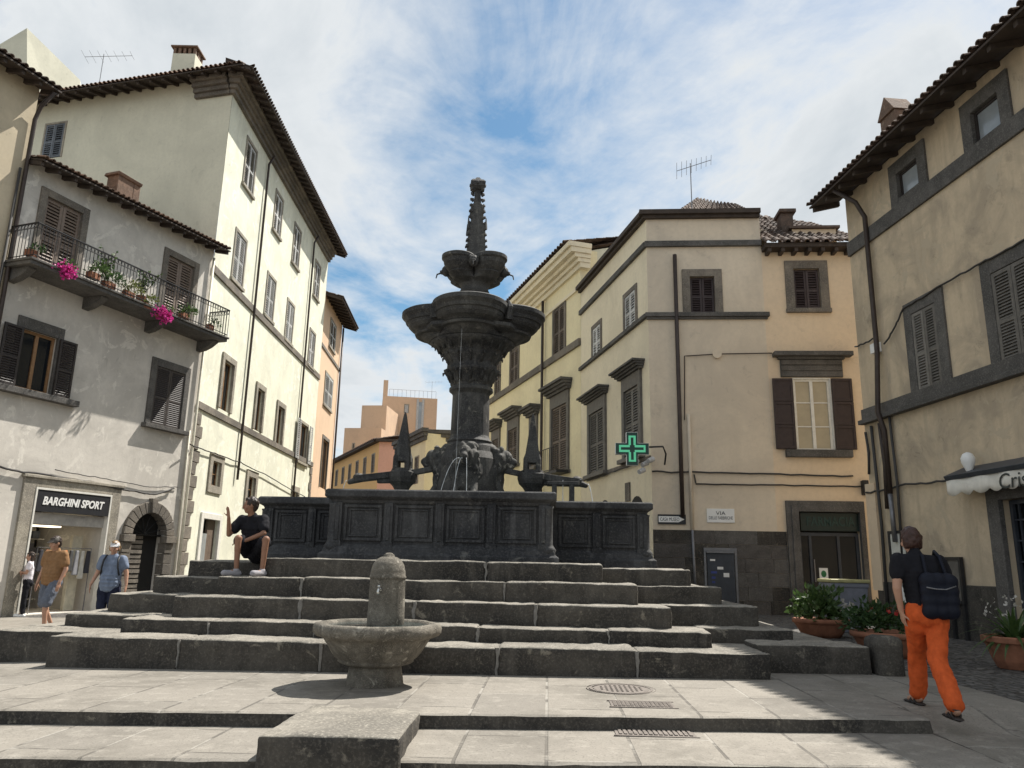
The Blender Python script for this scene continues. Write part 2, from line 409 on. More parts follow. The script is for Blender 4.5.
for i in range(len(xs)-1):
    for j in range(len(ys)-1):
        q = [(xs[i], ys[j]), (xs[i+1], ys[j]), (xs[i+1], ys[j+1]), (xs[i], ys[j+1])]
        pts = [jit(x, y, ground_z(x, y)) for x, y in q]
        xm, ym = (xs[i]+xs[i+1])/2, (ys[j]+ys[j+1])/2
        steep = (abs(ym-STEP1+.006) < .004 or abs(ym-STEP2+.006) < .004) and xm < RX+.02
        steep = steep or (RX < xm < RX+.02 and ym < 7.6)
        (gr if steep else gc if cobbled(xm, ym) else gp).face(pts)
def merge(o, d=1e-4):
    bm = bmesh.new(); bm.from_mesh(o.data); bmesh.ops.remove_doubles(bm, verts=bm.verts, dist=d); bm.to_mesh(o.data); bm.free()
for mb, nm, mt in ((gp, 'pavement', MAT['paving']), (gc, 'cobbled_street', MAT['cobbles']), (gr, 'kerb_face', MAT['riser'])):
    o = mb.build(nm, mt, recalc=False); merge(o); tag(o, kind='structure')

# ------------------------------------------------------------------ roofs and facades
class Wall:
    """a vertical facade plane: u runs left to right as seen from the square, d points out of the wall"""
    def __init__(s, p0, t):
        s.o = V((p0[0], p0[1], 0)); s.t = V((t[0], t[1], 0)).normalized(); s.n = V((s.t.y, -s.t.x, 0)); s.open = []
    def P(s, u, z, d=0.0): return s.o + s.t*u + s.n*d + V((0, 0, z))
    def uz(s, x, y, d=0.0):
        r = ray(x, y); k = s.n.dot(s.o + s.n*d - EYE)/s.n.dot(r); q = EYE + r*k
        return (q - s.o).dot(s.t), q.z
    def rect(s, *q, d=0.0):
        """the upright rectangle nearest to four corners given TL, TR, BR, BL"""
        a = [s.uz(q[2*i], q[2*i+1], d) for i in range(4)]
        return ((a[0][0]+a[3][0])/2, (a[1][0]+a[2][0])/2, (a[2][1]+a[3][1])/2, (a[0][1]+a[1][1])/2)
    def solid(s, name, mats, parent, u0, u1, z0, z1, depth=8.0, reveal=.24, shell=False):
        """wall with real openings, plus the other sides of the building"""
        mb = MB()
        deep = {round(o[0], 3): o[4] for o in s.open if len(o) > 4}
        ops = [(max(o[0], u0), min(o[1], u1), max(o[2], z0), min(o[3], z1)) for o in s.open]
        ops = [o for o in ops if o[1]-o[0] > .01 and o[3]-o[2] > .01]
        U = sorted(set([u0, u1] + [round(o[k], 4) for o in ops for k in (0, 1)]))
        Z = sorted(set([z0, z1] + [round(o[k], 4) for o in ops for k in (2, 3)]))
        ops = [tuple(round(x, 4) for x in o) for o in ops]
        for i in range(len(U)-1):
            for j in range(len(Z)-1):
                um, zm = (U[i]+U[i+1])/2, (Z[j]+Z[j+1])/2
                if any(o[0] < um < o[1] and o[2] < zm < o[3] for o in ops): continue
                mb.face([s.P(U[i], Z[j]), s.P(U[i+1], Z[j]), s.P(U[i+1], Z[j+1]), s.P(U[i], Z[j+1])])
        rv0 = reveal
        for a, b, c, d in ops:
            reveal = deep.get(round(a, 3), rv0)
            for p, q in (((a, c), (a, d)), ((a, d), (b, d)), ((b, d), (b, c)), ((b, c), (a, c))):
                mb.face([s.P(*p), s.P(*q), s.P(*q, -reveal), s.P(*p, -reveal)])
            mb.face([s.P(a, c, -reveal), s.P(b, c, -reveal), s.P(b, d, -reveal), s.P(a, d, -reveal)], 1)
        if shell: return mb.build(name, [mats, MAT['dark_inside']], parent, recalc=False)
        mb.face([s.P(u0, z0), s.P(u0, z1), s.P(u0, z1, -depth), s.P(u0, z0, -depth)])
        mb.face([s.P(u1, z0), s.P(u1, z1), s.P(u1, z1, -depth), s.P(u1, z0, -depth)])
        mb.face([s.P(u0, z1), s.P(u1, z1), s.P(u1, z1, -depth), s.P(u0, z1, -depth)])
        mb.face([s.P(u0, z0, -depth), s.P(u1, z0, -depth), s.P(u1, z1, -depth), s.P(u0, z1, -depth)])
        return mb.build(name, [mats, MAT['dark_inside']], parent, recalc=False)

def inset(r, l, t=None, b=None):
    t = l if t is None else t; b = l if b is None else b
    return (r[0]+l, r[1]-l, r[2]+b, r[3]-t)

def leaf_mb(mb, c, ax, ay, up, w, h, th=.04, st=.06, pitch=.07, mid=True, m=0):
    """louvred shutter leaf centred at c; ax across, ay outwards, up"""
    c = V(c)
    hw, hh = w/2, h/2
    for sgn in (-1, 1):
        mb.obox(c + ax*sgn*(hw-st/2), ax*st/2, ay*th/2, up*hh, m)
        mb.obox(c + up*sgn*(hh-st/2), ax*(hw-st), ay*th/2, up*st/2, m)
    segs = [(-hh+st, hh-st)]
    if mid:
        mb.obox(c - up*h*.04, ax*(hw-st), ay*th/2, up*st/2, m)
        segs = [(-hh+st, -h*.04-st/2), (-h*.04+st/2, hh-st)]
    for a, b in segs:
        n = max(2, int((b-a)/pitch))
        for i in range(n):
            z = a + (b-a)*(i+.5)/n
            s1 = (ay*.55 - up*.83).normalized()
            mb.obox(c + up*z, ax*(hw-st), s1*pitch*.56, s1.cross(ax)*.006, m)

SHRND = random.Random(5)
FADED = {}
def faded(m):
    if m.name not in FADED:
        c = m.copy(); c.name = m.name + '_faded'
        for n in c.node_tree.nodes:
            if n.type == 'MIX':
                for k in (6, 7): n.inputs[k].default_value = [min(1, x*1.28+.012) for x in n.inputs[k].default_value[:3]] + [1]
        FADED[m.name] = c
    return FADED[m.name]
def shutters(W, win, r, mat, d=-.03, n=2, pitch=.07, st=.05, mid=True):
    w = (r[1]-r[0])/n
    for k in range(n):
        mb = MB()
        leaf_mb(mb, W.P(r[0]+w*(k+.5), (r[2]+r[3])/2, d), W.t, W.n, V((0, 0, 1)), w-.012, r[3]-r[2]-.02, .04, st, pitch, mid)
        mb.build('shutter', mat if (SHRND.random() < .62) else faded(mat), win)

def closed_window(W, b, r, fw=.16, ft=.16, sill=True, frame='peperino', shut='shutter_brown', pitch=.07, pr=.05, fb=0.0, st=.05, d=-.03, sill_w=.1, sill_d=.14, n=2):
    """surround with two closed louvred leaves in a recessed opening"""
    i = inset(r, fw, ft, fb)
    W.open.append(i)
    mb = MB(); mb.wring(W, r, inset(i, .008, .008, 0), -.04, pr)
    win = mb.build('window', MAT[frame], b, bevel=.008)
    shutters(W, win, inset(i, .012), MAT[shut], d, n, pitch, st)
    if sill:
        s = MB(); s.wbox(W, r[0]-sill_w, r[1]+sill_w, r[2]-.13, r[2]-.002, -.04, sill_d); s.build('sill', MAT[frame], win, bevel=.01)
    return win

def glazed_window(W, b, r, fw=.16, ft=.16, fb=0.0, frame='peperino', sash='wood_sash', pane='glass', sill=True, pr=.05, bars=0, sw=.06, d=-.12, sill_d=.14, mull=True):
    i = inset(r, fw, ft, fb)
    W.open.append(i)
    mb = MB(); mb.wring(W, r, inset(i, .008, .008, 0), -.04, pr)
    win = mb.build('window', MAT[frame], b, bevel=.008)
    a = MB(); um = (i[0]+i[1])/2
    a.wring(W, inset(i, .004), inset(i, sw), d-.03, d+.03)
    if mull: a.wbox(W, um-sw*.6, um+sw*.6, i[2]+sw, i[3]-sw, d-.03, d+.035)
    for k in range(bars):
        z = i[2] + (i[3]-i[2])*(k+1)/(bars+1)
        a.wbox(W, i[0]+sw, um-sw*.6, z-.016, z+.016, d-.02, d+.02); a.wbox(W, um+sw*.6, i[1]-sw, z-.016, z+.016, d-.02, d+.02)
    a.build('sash', MAT[sash], win)
    p = MB(); p.wbox(W, i[0]+.01, i[1]-.01, i[2]+.01, i[3]-.01, d-.012, d-.004); p.build('pane', MAT[pane], win)
    if sill:
        s = MB(); s.wbox(W, r[0]-.1, r[1]+.1, r[2]-.13, r[2]-.002, -.04, sill_d); s.build('sill', MAT[frame], win, bevel=.01)
    return win

def band(W, b, u0, u1, z0, z1, d=.06, mat='peperino', name='string_course'):
    mb = MB(); mb.wbox(W, u0, u1, z0, z1, -.03, d)
    return mb.build(name, MAT[mat], b, bevel=.008)

def hood(W, b, u0, u1, z, h=.28, d=.34, mat='peperino_grey'):
    """little stepped cornice over a window"""
    mb = MB(); k = 4
    for i in range(k):
        a = i/k; mb.wbox(W, u0+.16*(1-a)-.003*i, u1-.16*(1-a)+.003*i, z+h*i/k, z+h*(i+1)/k-.002, -.03, .08+(d-.08)*((i+1)/k))
    return mb.build('window_hood', MAT[mat], b)

def roof_patch(mb, A, B, C, D, pitch=.19, r=.05, rows=None, m=0, step=.028):
    """pan-and-cover tile surface over the quad A-B (eave, left to right), D-C (ridge)"""
    A, B, C, D = V(A), V(B), V(C), V(D)
    L = (B-A).length; S = (D-A).length
    n = max(2, int(L/pitch)); rows = rows or max(2, int(S/.42)); k = 6
    nn = (B-A).cross(D-A).normalized()
    if nn.z < 0: nn = -nn
    vs, fs = [], []
    for j in range(rows):
        for e in (0, 1):
            t = (j+e)/rows
            a = A.lerp(D, t); b = B.lerp(C, t)
            for i in range(n*k+1):
                ph = (i % k)/k
                h = r*math.sin(PI*(ph/.62)) if ph < .62 else -.35*r*math.sin(PI*(ph-.62)/.38)
                vs.append(a.lerp(b, i/(n*k)) + nn*(h + (step if e == 0 else 0) + .008*noise.noise(V((i//k*1.7, j*2.3, 0)))))
    w = n*k+1
    for j in range(rows):
        o = 2*j*w
        for i in range(n*k):
            fs.append((o+i, o+i+1, o+w+i+1, o+w+i))
            if j < rows-1: fs.append((o+w+i, o+w+i+1, o+2*w+i+1, o+2*w+i))
    mb.mesh(vs, fs, m)
    # ends of the eave tiles: short barrels so the edge has depth
    t = (D-A).normalized(); e = (B-A).normalized()
    for i in range(n):
        c = A.lerp(B, (i+.31)/n)
        pr = []
        for q in range(7):
            an = PI*q/6; pr.append((math.cos(an)*pitch*.36, math.sin(an)*r*1.25))
        ring = [[c + t*off + e*x + nn*(y+.02) for x, y in pr] for off in (-.06, .3)]
        ri = [[c + t*off + e*x*.78 + nn*(y*.78+.012) for x, y in pr] for off in (-.06, .3)]
        vs = ring[0]+ring[1]+ri[0]; f2 = []
        for q in range(6):
            f2 += [(q, q+1, 7+q+1, 7+q), (q, q+1, 14+q+1, 14+q)]
        mb.mesh(vs, f2, m)

def eave_roof(W, b, u0, u1, z, over=.7, run=5.0, rise=1.7, tile='roof_tile', raft=.55, ea=0.0, eb=0.0, ma=0.0, mb_=0.0, z1=None, drop=.0):
    """pitched roof over wall W with projecting eave on rafters. ea/eb: overhang past the ends, ma/mb_: how far the ridge is drawn in"""
    z1 = z if z1 is None else z1
    sl = rise/run
    Z = lambda u: z + (z1-z)*(u-u0)/(u1-u0)
    A = W.P(u0-ea, Z(u0)-over*sl+.16, over); B = W.P(u1+eb, Z(u1)-over*sl+.16, over)
    C_ = W.P(u1+eb-mb_, Z(u1)+rise+.16, -run); D = W.P(u0-ea+ma, Z(u0)+rise+.16, -run)
    t = MB(); roof_patch(t, A, B, C_, D)
    ro = t.build('roof', MAT[tile], b, recalc=False)
    s = MB()
    dn = V((0, 0, -.07))
    s.hexa([A+dn*1.15, B+dn*1.15, W.P(u1+eb, Z(u1)+.16, 0)+dn*1.15, W.P(u0-ea, Z(u0)+.16, 0)+dn*1.15, A+dn*.5, B+dn*.5, W.P(u1+eb, Z(u1)+.16, 0)+dn*.5, W.P(u0-ea, Z(u0)+.16, 0)+dn*.5])
    g_ = s; n = max(2, int((u1+eb-u0+ea)/raft))
    for i in range(n+1):
        u = u0-ea + .06 + (u1+eb-u0+ea-.12)*i/n
        p = W.P(u, Z(u)+.16-.145, 0); q = W.P(u, Z(u)-(over-.08)*sl+.16-.145, over-.08)
        ax = W.t*.045; up = V((0, 0, .055))
        c = (p+q)/2; g_.obox(c, ax, (q-p)/2, up)
    g_.build('eave_woodwork', MAT['eave_wood'], ro)
    return ro

def pipe(pts, r, mat, name, parent, n=8):
    mb = MB(); mb.tube(pts, r, n); return mb.build(name, MAT[mat], parent, smooth=True)

def text_mesh(body, mat, name, parent, W, uc, zc, d, height, width=None, ext=.006, shear=0.0, bold=0.0, box=None):
    cu = bpy.data.curves.new('lettering', 'FONT'); cu.body = body; cu.align_x = 'CENTER'; cu.align_y = 'CENTER'
    cu.size = 1.0; cu.extrude = .01; cu.shear = shear; cu.offset = bold; cu.resolution_u = 3
    o = bpy.data.objects.new('lettering', cu); COL.objects.link(o)
    dg = bpy.context.evaluated_depsgraph_get(); dg.update()
    me = bpy.data.meshes.new_from_object(o.evaluated_get(dg)); bpy.data.objects.remove(o)
    xs_ = [v.co.x for v in me.vertices]; ys_ = [v.co.y for v in me.vertices]
    cx_, cy_ = (min(xs_)+max(xs_))/2, (min(ys_)+max(ys_))/2
    sy = height/(max(ys_)-min(ys_)); sx = (width/(max(xs_)-min(xs_))) if width else sy
    o0 = V((0, 0, 0)); p = parent
    while p is not None: o0 = o0 + V(p.location); p = p.parent
    for v in me.vertices:
        v.co = W.P(uc + (v.co.x-cx_)*sx, zc + (v.co.y-cy_)*sy, d + (v.co.z+.01)*ext/.02) - o0
    me.materials.clear(); me.materials.append(mat)
    ob = bpy.data.objects.new(name, me); COL.objects.link(ob); ob.parent = parent
    return ob

def sag(p, q, s, n=14, wob=0.0):
    p, q = V(p), V(q)
    return [p.lerp(q, i/n) + V((0, 0, -4*s*(i/n)*(1-i/n) + wob*noise.noise(V((i*.9, p.x, p.y))))) for i in range(n+1)]
def hdir(x):
    d = ray(x, 384 + F_PX*math.tan(PITCH) + math.tan(ROLL)*(x-512)); return V((d.x, d.y)).normalized()
def ledge_z(z_edge, over, rise, run): return z_edge + over*rise/run - .16

# ================================================================== grey shop house (left)
p = atZ(10, 616, -.22)
WB = Wall((p.x, p.y), hdir(790))
ub1 = WB.uz(197, 400)[0]; ub0 = WB.uz(29, 150)[0]
grey = thing('shop_house', 'grey stucco house with a flowered iron balcony over a shop and arched door', 'house', (p.x, p.y, -.25))
ze0 = WB.uz(30, 150, .6)[1]; ze1 = WB.uz(222, 245, .6)[1]
zb0 = ledge_z(ze0, .6, 1.2, 5); zb1 = ledge_z(ze1, .6, 1.2, 5)
# balcony doors
def balcony_door(q, fl):
    r = WB.rect(*q); r = (r[0], r[1], fl, r[3])
    i = inset(r, .2, .2, 0); WB.open.append(i)
    mb = MB(); mb.wring(WB, r, inset(i, .008, .008, 0), -.04, .05)
    dr = mb.build('balcony_door', MAT['peperino'], grey, bevel=.008)
    shutters(WB, dr, inset(i, .01), MAT['wood_brown'], -.06, 2, .09, .09)
b1 = WB.rect(39, 186, 88, 208, 80, 285, 31, 262); b2 = WB.rect(165, 247, 199, 264, 192, 325, 156, 309)
bz = (WB.uz(18, 260, .5)[1] + WB.uz(194, 338, .5)[1])/2
balcony_door((39, 186, 88, 208, 80, 285, 31, 262), bz+.17)
balcony_door((165, 247, 199, 264, 192, 325, 156, 309), bz+.17)
# upper window with open shutters
r = WB.rect(19, 314, 66, 331, 52, 397, 6, 385)
w1 = glazed_window(WB, grey, r, .16, .30, 0, 'peperino_grey', 'wood_sash', 'glass', False, .05, 0, .08, -.12)
s = MB(); s.wbox(WB, r[0]-.75, r[1]+.65, r[2]-.17, r[2]-.004, -.04, .22); s.build('sill', MAT['peperino_grey'], w1, bevel=.012)
lw = (r[1]-r[0]-.32)/2
for sg, uc in ((-1, r[0]+.14-lw/2), (1, r[1]-.14+lw/2)):
    mb = MB(); leaf_mb(mb, WB.P(uc, (r[2]+r[3]-.3)/2, .10), WB.t, WB.n, V((0, 0, 1)), lw, r[3]-.3-r[2]-.03, .045, .06, .06)
    mb.build('shutter', MAT['shutter_dark'], w1)
r = WB.rect(154, 356.7, 188.6, 368.7, 184, 432, 142, 422)
closed_window(WB, grey, r, .2, .24, True, 'peperino_grey', 'shutter_dark', .06, .06, 0, .06, .01, .1, .2)
# shop front
gB = lambda u: gz(WB.P(u, 0).x)
rs = WB.rect(20, 473.5, 118.7, 490.6, 107, 600, 5, 614); zs = gB((rs[0]+rs[1])/2)
rs = (rs[0], rs[1], zs-.1, rs[3]); pw = WB.uz(26, 540)[0]-WB.uz(13, 540)[0]
io = (rs[0]+pw, rs[1]-pw*.9, zs+.02, rs[3]-.22)
WB.open.append((io[0], io[1], io[2], io[3], 2.6))
mb = MB(); mb.wring(WB, rs, (io[0]-.0, io[1]+.0, rs[2], io[3]), -.04, .07)
mb.wbox(WB, rs[0]-.06, rs[1]+.06, rs[3]+.002, rs[3]+.08, -.04, .12)
shopf = mb.build('shop_front', MAT['peperino_light'], grey, bevel=.012)
mb = MB(); mb.wring(WB, (io[0]+.005, io[1]-.005, io[2], io[3]-.005), inset((io[0], io[1], io[2], io[3]), .05, .06, 0), -.10, .085); mb.build('frame', MAT['white_paint'], shopf)
zsb = WB.uz(60, 513)[1]
inner = inset(io, .055, .065, 0)
# inside of the shop: rolled shutter housing, floor, walls, rails of clothes
mb = MB(); mb.wbox(WB, inner[0], inner[1], zsb-.32, zsb-.02, -.5, -.06); mb.build('roller_shutter_box', uniq('roller_box', (.42, .40, .37)), shopf)
# ---- arched door
ra = (WB.uz(119.4, 534.7)[0], WB.uz(173, 536)[0]); ui = (WB.uz(131, 528)[0], WB.uz(164.5, 531.6)[0])
zi = WB.uz(146, 535)[1]; ucn = (ui[0]+ui[1])/2; ri = (ui[1]-ui[0])/2; ro_ = (ra[1]-ra[0])/2*.95
zg = gB(ucn)
WB.open.append((ucn-ri*1.0, ucn+ri*1.0, zg, zi))
arch_open = (ucn-ri, ucn+ri, zi, zi+ri)
WB.open.append(arch_open)
mb = MB(); nv = 13
mid = (ri+ro_)/2
for k in range(nv):
    a0, a1 = PI*k/nv+.012, PI*(k+1)/nv-.012
    key = k == nv//2
    rr = ro_*1.10 if key else ro_
    q = []
    for d in (-.24, .16 if key else .10):
        for (rad, an) in ((ri, a0), (rr, a0), (rr, a1), (ri, a1)): q.append(WB.P(ucn-math.cos(an)*rad, zi+math.sin(an)*rad, d))
    mb.hexa(q)
# spandrels behind the voussoirs, so the square hole reads as an arch
for sg in (-1, 1):
    for k in range(6):
        a0, a1 = PI/2*k/6, PI/2*(k+1)/6
        x0, x1 = math.cos(a0)*ri*1.02, math.cos(a1)*ri*1.02
        mb.face([WB.P(ucn+sg*ri*1.01, zi+math.sin(a0)*ri*1.02, -.004), WB.P(ucn+sg*x0, zi+math.sin(a0)*ri*1.02, -.004), WB.P(ucn+sg*x1, zi+math.sin(a1)*ri*1.02, -.004), WB.P(ucn+sg*ri*1.01, zi+math.sin(a1)*ri*1.02, -.004)])
pwid = ro_-ri
for sg in (-1, 1):
    u_a, u_b = sorted((ucn+sg*ri*.99, ucn+sg*ro_))
    mb.wbox(WB, u_a-.05, u_b+.05, zi-.22, zi-.012, -.1, .17)
    zc = zg
    hb = (zi-.22-zg)/6
    for k in range(6): mb.wbox(WB, u_a, u_b, zg+hb*k+.01, zg+hb*(k+1)-.004, -.2, .10 if k % 2 else .085)
arch = mb.build('arched_doorway', MAT['peperino'], grey, bevel=.012)
mb = MB()   # one leaf closed and rusticated, the other open into the dark hall
for k in range(15): mb.wbox(WB, ucn-ri+.01, ucn-ri*.02, zg+.02+(zi-zg)*k/15, zg+(zi-zg)*(k+1)/15-.018, -.20, -.15+.02*(k % 2))
mb.build('door_leaf', MAT['peperino'], arch)
mb = MB()
for k in range(6):
    an = PI*(k+.5)/6; mb.tube([WB.P(ucn, zi+.02, -.14), WB.P(ucn-math.cos(an)*ri*.97, zi+math.sin(an)*ri*.97, -.14)], .014, 5)
mb.wbox(WB, ucn-ri+.01, ucn+ri-.01, zi-.03, zi+.03, -.17, -.11); mb.build('fanlight_bars', MAT['iron'], arch)
zt = max(zb0, zb1)
mb_wall = WB.solid('wall', MAT['stucco_grey'], grey, ub0, ub1, -.6, min(zb0, zb1)-.02, 9, .28)
mb = MB()   # the top of the wall follows the sloping eave
mb.hexa([WB.P(ub0, min(zb0, zb1)-.02, 0), WB.P(ub1, min(zb0, zb1)-.02, 0), WB.P(ub1, min(zb0, zb1)-.02, -.5), WB.P(ub0, min(zb0, zb1)-.02, -.5),
         WB.P(ub0, zb0+.1, 0), WB.P(ub1, zb1+.1, 0), WB.P(ub1, zb1+.1, -.5), WB.P(ub0, zb0+.1, -.5)])
mb.build('parapet', MAT['stucco_grey'], grey)
eave_roof(WB, grey, ub0, ub1, zb0, .6, 5.0, 1.2, 'roof_tile', .5, .0, .15, 0, 0, z1=zb1)
band(WB, grey, ub0+.02, ub1-.02, (zb0+zb1)/2-.75, (zb0+zb1)/2-.62, .05, 'stucco_grey', 'cornice') if False else None
# shop ground-floor string line
# ---- balcony
cb0, cb1 = WB.uz(18, 262, .5)[0], WB.uz(216, 345, .5)[0]
BD = .95
mb = MB(); mb.wbox(WB, cb0, cb1, bz, bz+.10, -.02, BD); mb.wbox(WB, cb0-.04, cb1+.04, bz+.102, bz+.165, -.02, BD+.05)
bal = mb.build('balcony', MAT['peperino_grey'], grey, bevel=.012)
for k in range(4):
    u = cb0 + .25 + (cb1-cb0-.5)*k/3
    c = MB(); prof = [(.0, -.34), (.25, -.30), (.5, -.2), (.72, -.05), (.72, 0), (.0, 0)]
    vs = [WB.P(u+s_, bz+z-.002, d) for s_ in (-.11, .11) for d, z in prof]; n_ = len(prof)
    c.mesh(vs, [tuple(range(n_)), tuple(range(2*n_-1, n_-1, -1))] + [(i, (i+1) % n_, n_+(i+1) % n_, n_+i) for i in range(n_)])
    c.build('corbel', MAT['peperino_grey'], bal, bevel=.01)
mb = MB(); zr = bz+.165; ht = .95
def rail_line(a, b):
    A_, B_ = WB.P(*a), WB.P(*b); n_ = max(2, int((B_-A_).length/.115))
    mb.tube([A_+V((0, 0, ht)), B_+V((0, 0, ht))], .022, 6); mb.tube([A_+V((0, 0, .08)), B_+V((0, 0, .08))], .014, 6); mb.tube([A_+V((0, 0, ht-.14)), B_+V((0, 0, ht-.14))], .010, 5)
    for i in range(n_+1):
        q = A_.lerp(B_, i/n_); mb.tube([q, q+V((0, 0, ht))], .0095, 5)
        if i < n_:
            q2 = A_.lerp(B_, (i+.5)/n_); e = (B_-A_).normalized()
            mb.tube([q2 + e*math.cos(a_)*.045 + V((0, 0, ht-.07+math.sin(a_)*.05)) for a_ in [2*PI*j/8 for j in range(9)]], .006, 4)
rail_line((cb0+.03, zr, BD), (cb1-.03, zr, BD)); rail_line((cb0+.03, zr, .02), (cb0+.03, zr, BD)); rail_line((cb1-.03, zr, .02), (cb1-.03, zr, BD))
mb.build('railing', MAT['iron'], bal)
pipe([WB.P(ub1-.06, zb1-.3, .09), WB.P(ub1-.06, 3.0, .09), WB.P(ub1-.06, .0, .09)], .045, 'cream_pipe', 'downpipe', grey)
pipe([WB.P(ub1-.24, 5.4, .07), WB.P(ub1-.22, 3.0, .07), WB.P(ub1-.2, .0, .07)], .03, 'cream_pipe', 'downpipe', grey)
# clutter of broken chimney on that roof
mb = MB()
cu, cz = WB.uz(124, 180, -.5); cz -= .28
for k, (du, h, w) in enumerate(((-.25, .75, .16), (.05, .85, .2), (.32, .7, .15))):
    c = WB.P(cu+du, cz-.35, -.5)
    mb.obox(c+V((0, 0, .25)), WB.t*w, WB.n*.22, V((0, 0, h*.5)))
mb.obox(WB.P(cu, cz+.27, -.5), WB.t*.48, WB.n*.28, V((.02, .0, .05)))
mb.build('chimney', MAT['brick_chimney'], grey, bevel=.02)

# ================================================================== ochre house at the left edge, in the same row
ocs = thing('ochre_house', 'ochre house cut off by the left edge, with a drainpipe at its corner', 'house', tuple(WB.P(ub0-2, -.2)))
za = WB.uz(58, 88, .7)[1]; zaz = ledge_z(za, .7, 1.4, 5)
WB.open = []
WB.solid('wall', MAT['stucco_ochre'], ocs, ub0-5, ub0-.005, -.6, zaz+.1, 9)
eave_roof(WB, ocs, ub0-5, ub0-.0, zaz, .7, 5, 1.4, 'roof_dark', .5, 0, .12)
pipe([WB.P(ub0-.02, zaz-.15, .62), WB.P(ub0-.03, zaz-.5, .2), WB.P(ub0-.06, zaz-.9, .1), WB.P(ub0-.06, 4, .1), WB.P(ub0-.06, -.1, .1)], .055, 'pipe_brown', 'downpipe', ocs)
pipe([WB.P(ub0-.2, zaz-2.4, .08), WB.P(ub0-.2, -.1, .08)], .035, 'cable', 'downpipe', ocs)
pc_y = WB.P(ub1+.02, 0).y
# cream roof-top block that rises behind it
blk = thing('rooftop_block', 'pale cream stuccoed block with a sloping top rising behind the ochre roof', 'roof block', tuple(WB.P(ub0-4, zaz, -6)))
mb = MB()
Yb = pc_y+8.5
q = [atY(-60, 80, Yb-.5), atY(27, 28, Yb), atY(80, 80, Yb+2.5), atY(80, 200, Yb+2.5), atY(27, 200, Yb), atY(-60, 200, Yb-.5)]
bk = [x + V((-1.2, 3.0, 0)) for x in q]
mb.mesh([q[0], q[1], q[4], q[5], bk[0], bk[1], bk[4], bk[5]], [(0, 1, 2, 3), (4, 7, 6, 5), (0, 4, 5, 1), (0, 3, 7, 4)])
mb.mesh([q[1], q[2], q[3], q[4], bk[1], bk[2], bk[3], bk[4]], [(0, 1, 2, 3), (4, 7, 6, 5), (0, 4, 5, 1), (1, 5, 6, 2), (3, 2, 6, 7)])
mb.build('wall', MAT['stucco_gable'], blk)

# ================================================================== tall cream building
pc = WB.P(ub1+.02, 0)
WC = Wall((pc.x, pc.y), hdir(500))
uc1 = WC.uz(326, 290)[0]
cream = thing('cream_building', 'tall cream building with four rows of shuttered windows along the sunlit street side', 'building', (pc.x, pc.y, -.25))
zc = WC.uz(228, 88)[1]
for q in ((247.3,135, 257.2,152, 252.6,197.6, 241.6,180.6), (276.3,188.4, 284,201.5, 279.4,239.2, 271.6,226), (294.5,221.3, 301.5,231.7, 298,270, 291,260.4), (315.3,257.8, 320.5,266.9, 318.4,301.3, 312.7,294.2),
          (235.6,225.7, 247.6,242, 241.6,289, 230.4,276), (267.7,270, 276.8,282.5, 271.6,323.6, 263,311), (287.2,297.3, 295,306, 291,346.3, 283.8,336), (310,326.8, 315.8,334.6, 312.7,369.7, 306.7,362)):
    closed_window(WC, cream, WC.rect(*q), .12, .12, True, 'peperino_light', 'shutter_grey', .09, .04, 0, .07, -.02, .05, .1)
for q in ((222,350.2, 235,362, 231,414, 217,407.5), (257.2,380, 266.4,390.6, 259.8,434, 250.7,426), (277.3,398.4, 285.9,407.5, 280.7,448, 272.9,440.4)):
    glazed_window(WC, cream, WC.rect(*q), .2, .22, 0, 'peperino_light', 'wood_sash', 'glass', False, .07, 0, .06, -.14)
r = WC.rect(300.2,418, 308,426, 305.4,463.8, 295,460)
w4 = glazed_window(WC, cream, r, .12, .14, 0, 'peperino_light', 'wood_sash', 'glass', True, .05)
for sg in (-1, 1):
    mb = MB(); leaf_mb(mb, WC.P((r[0] if sg < 0 else r[1])+sg*.3, (r[2]+r[3])/2, .12), WC.t, WC.n, V((0, 0, 1)), .6, r[3]-r[2]-.1, .04, .06, .09)
    mb.build('shutter', MAT['shutter_grey'], w4)
for q in ((210.4,450.8, 224,458.6, 219.5,496.4, 206,489.8), (246.8,467.7, 257,474, 254.6,511, 243,504), (292, 484, 299, 489, 297, 512, 290, 508)):
    glazed_window(WC, cream, WC.rect(*q), .26, .26, .26, 'peperino_light', 'wood_sash', 'glass', False, .06, 1, .05, -.14)
r = WC.rect(199,509, 220,517.5, 215,592, 194,592); zg = gz(WC.P(r[0], 0).x); r = (r[0], r[1], zg, r[3])
i = inset(r, .22, .2, 0); WC.open.append(i)
mb = MB(); mb.wring(WC, r, inset(i, .008, .008, 0), -.04, .06); dr = mb.build('shop_doorway', MAT['white_paint'], cream, bevel=.01)
mb = MB(); um = i[0]*.45+i[1]*.55; mb.wbox(WC, i[0]+.01, um, zg+.02, i[3]-.5, -.16, -.12); mb.build('pane', MAT['glass_pale'], dr)
mb = MB(); mb.wbox(WC, um, i[1]-.01, zg+.02, i[3]-.01, -.2, -.12); mb.build('door', MAT['wood_brown'], dr)
za_, zb_ = WC.uz(213, 261.7)[1], WC.uz(312, 374)[1]; zz1 = (za_+zb_)/2
band(WC, cream, -.0, uc1-.02, zz1-.16, zz1+.12, .07, 'peperino')
za_, zb_ = WC.uz(197, 396)[1], WC.uz(306, 466)[1]; zz2 = (za_+zb_)/2
band(WC, cream, -.0, uc1-.02, zz2-.14, zz2+.1, .07, 'peperino')
WC.solid('wall', MAT['stucco_cream'], cream, 0, uc1, -.6, zc+1.1, .5, .26, shell=True)
mb = MB()      # quoins
z = gz(pc.x); k = 0
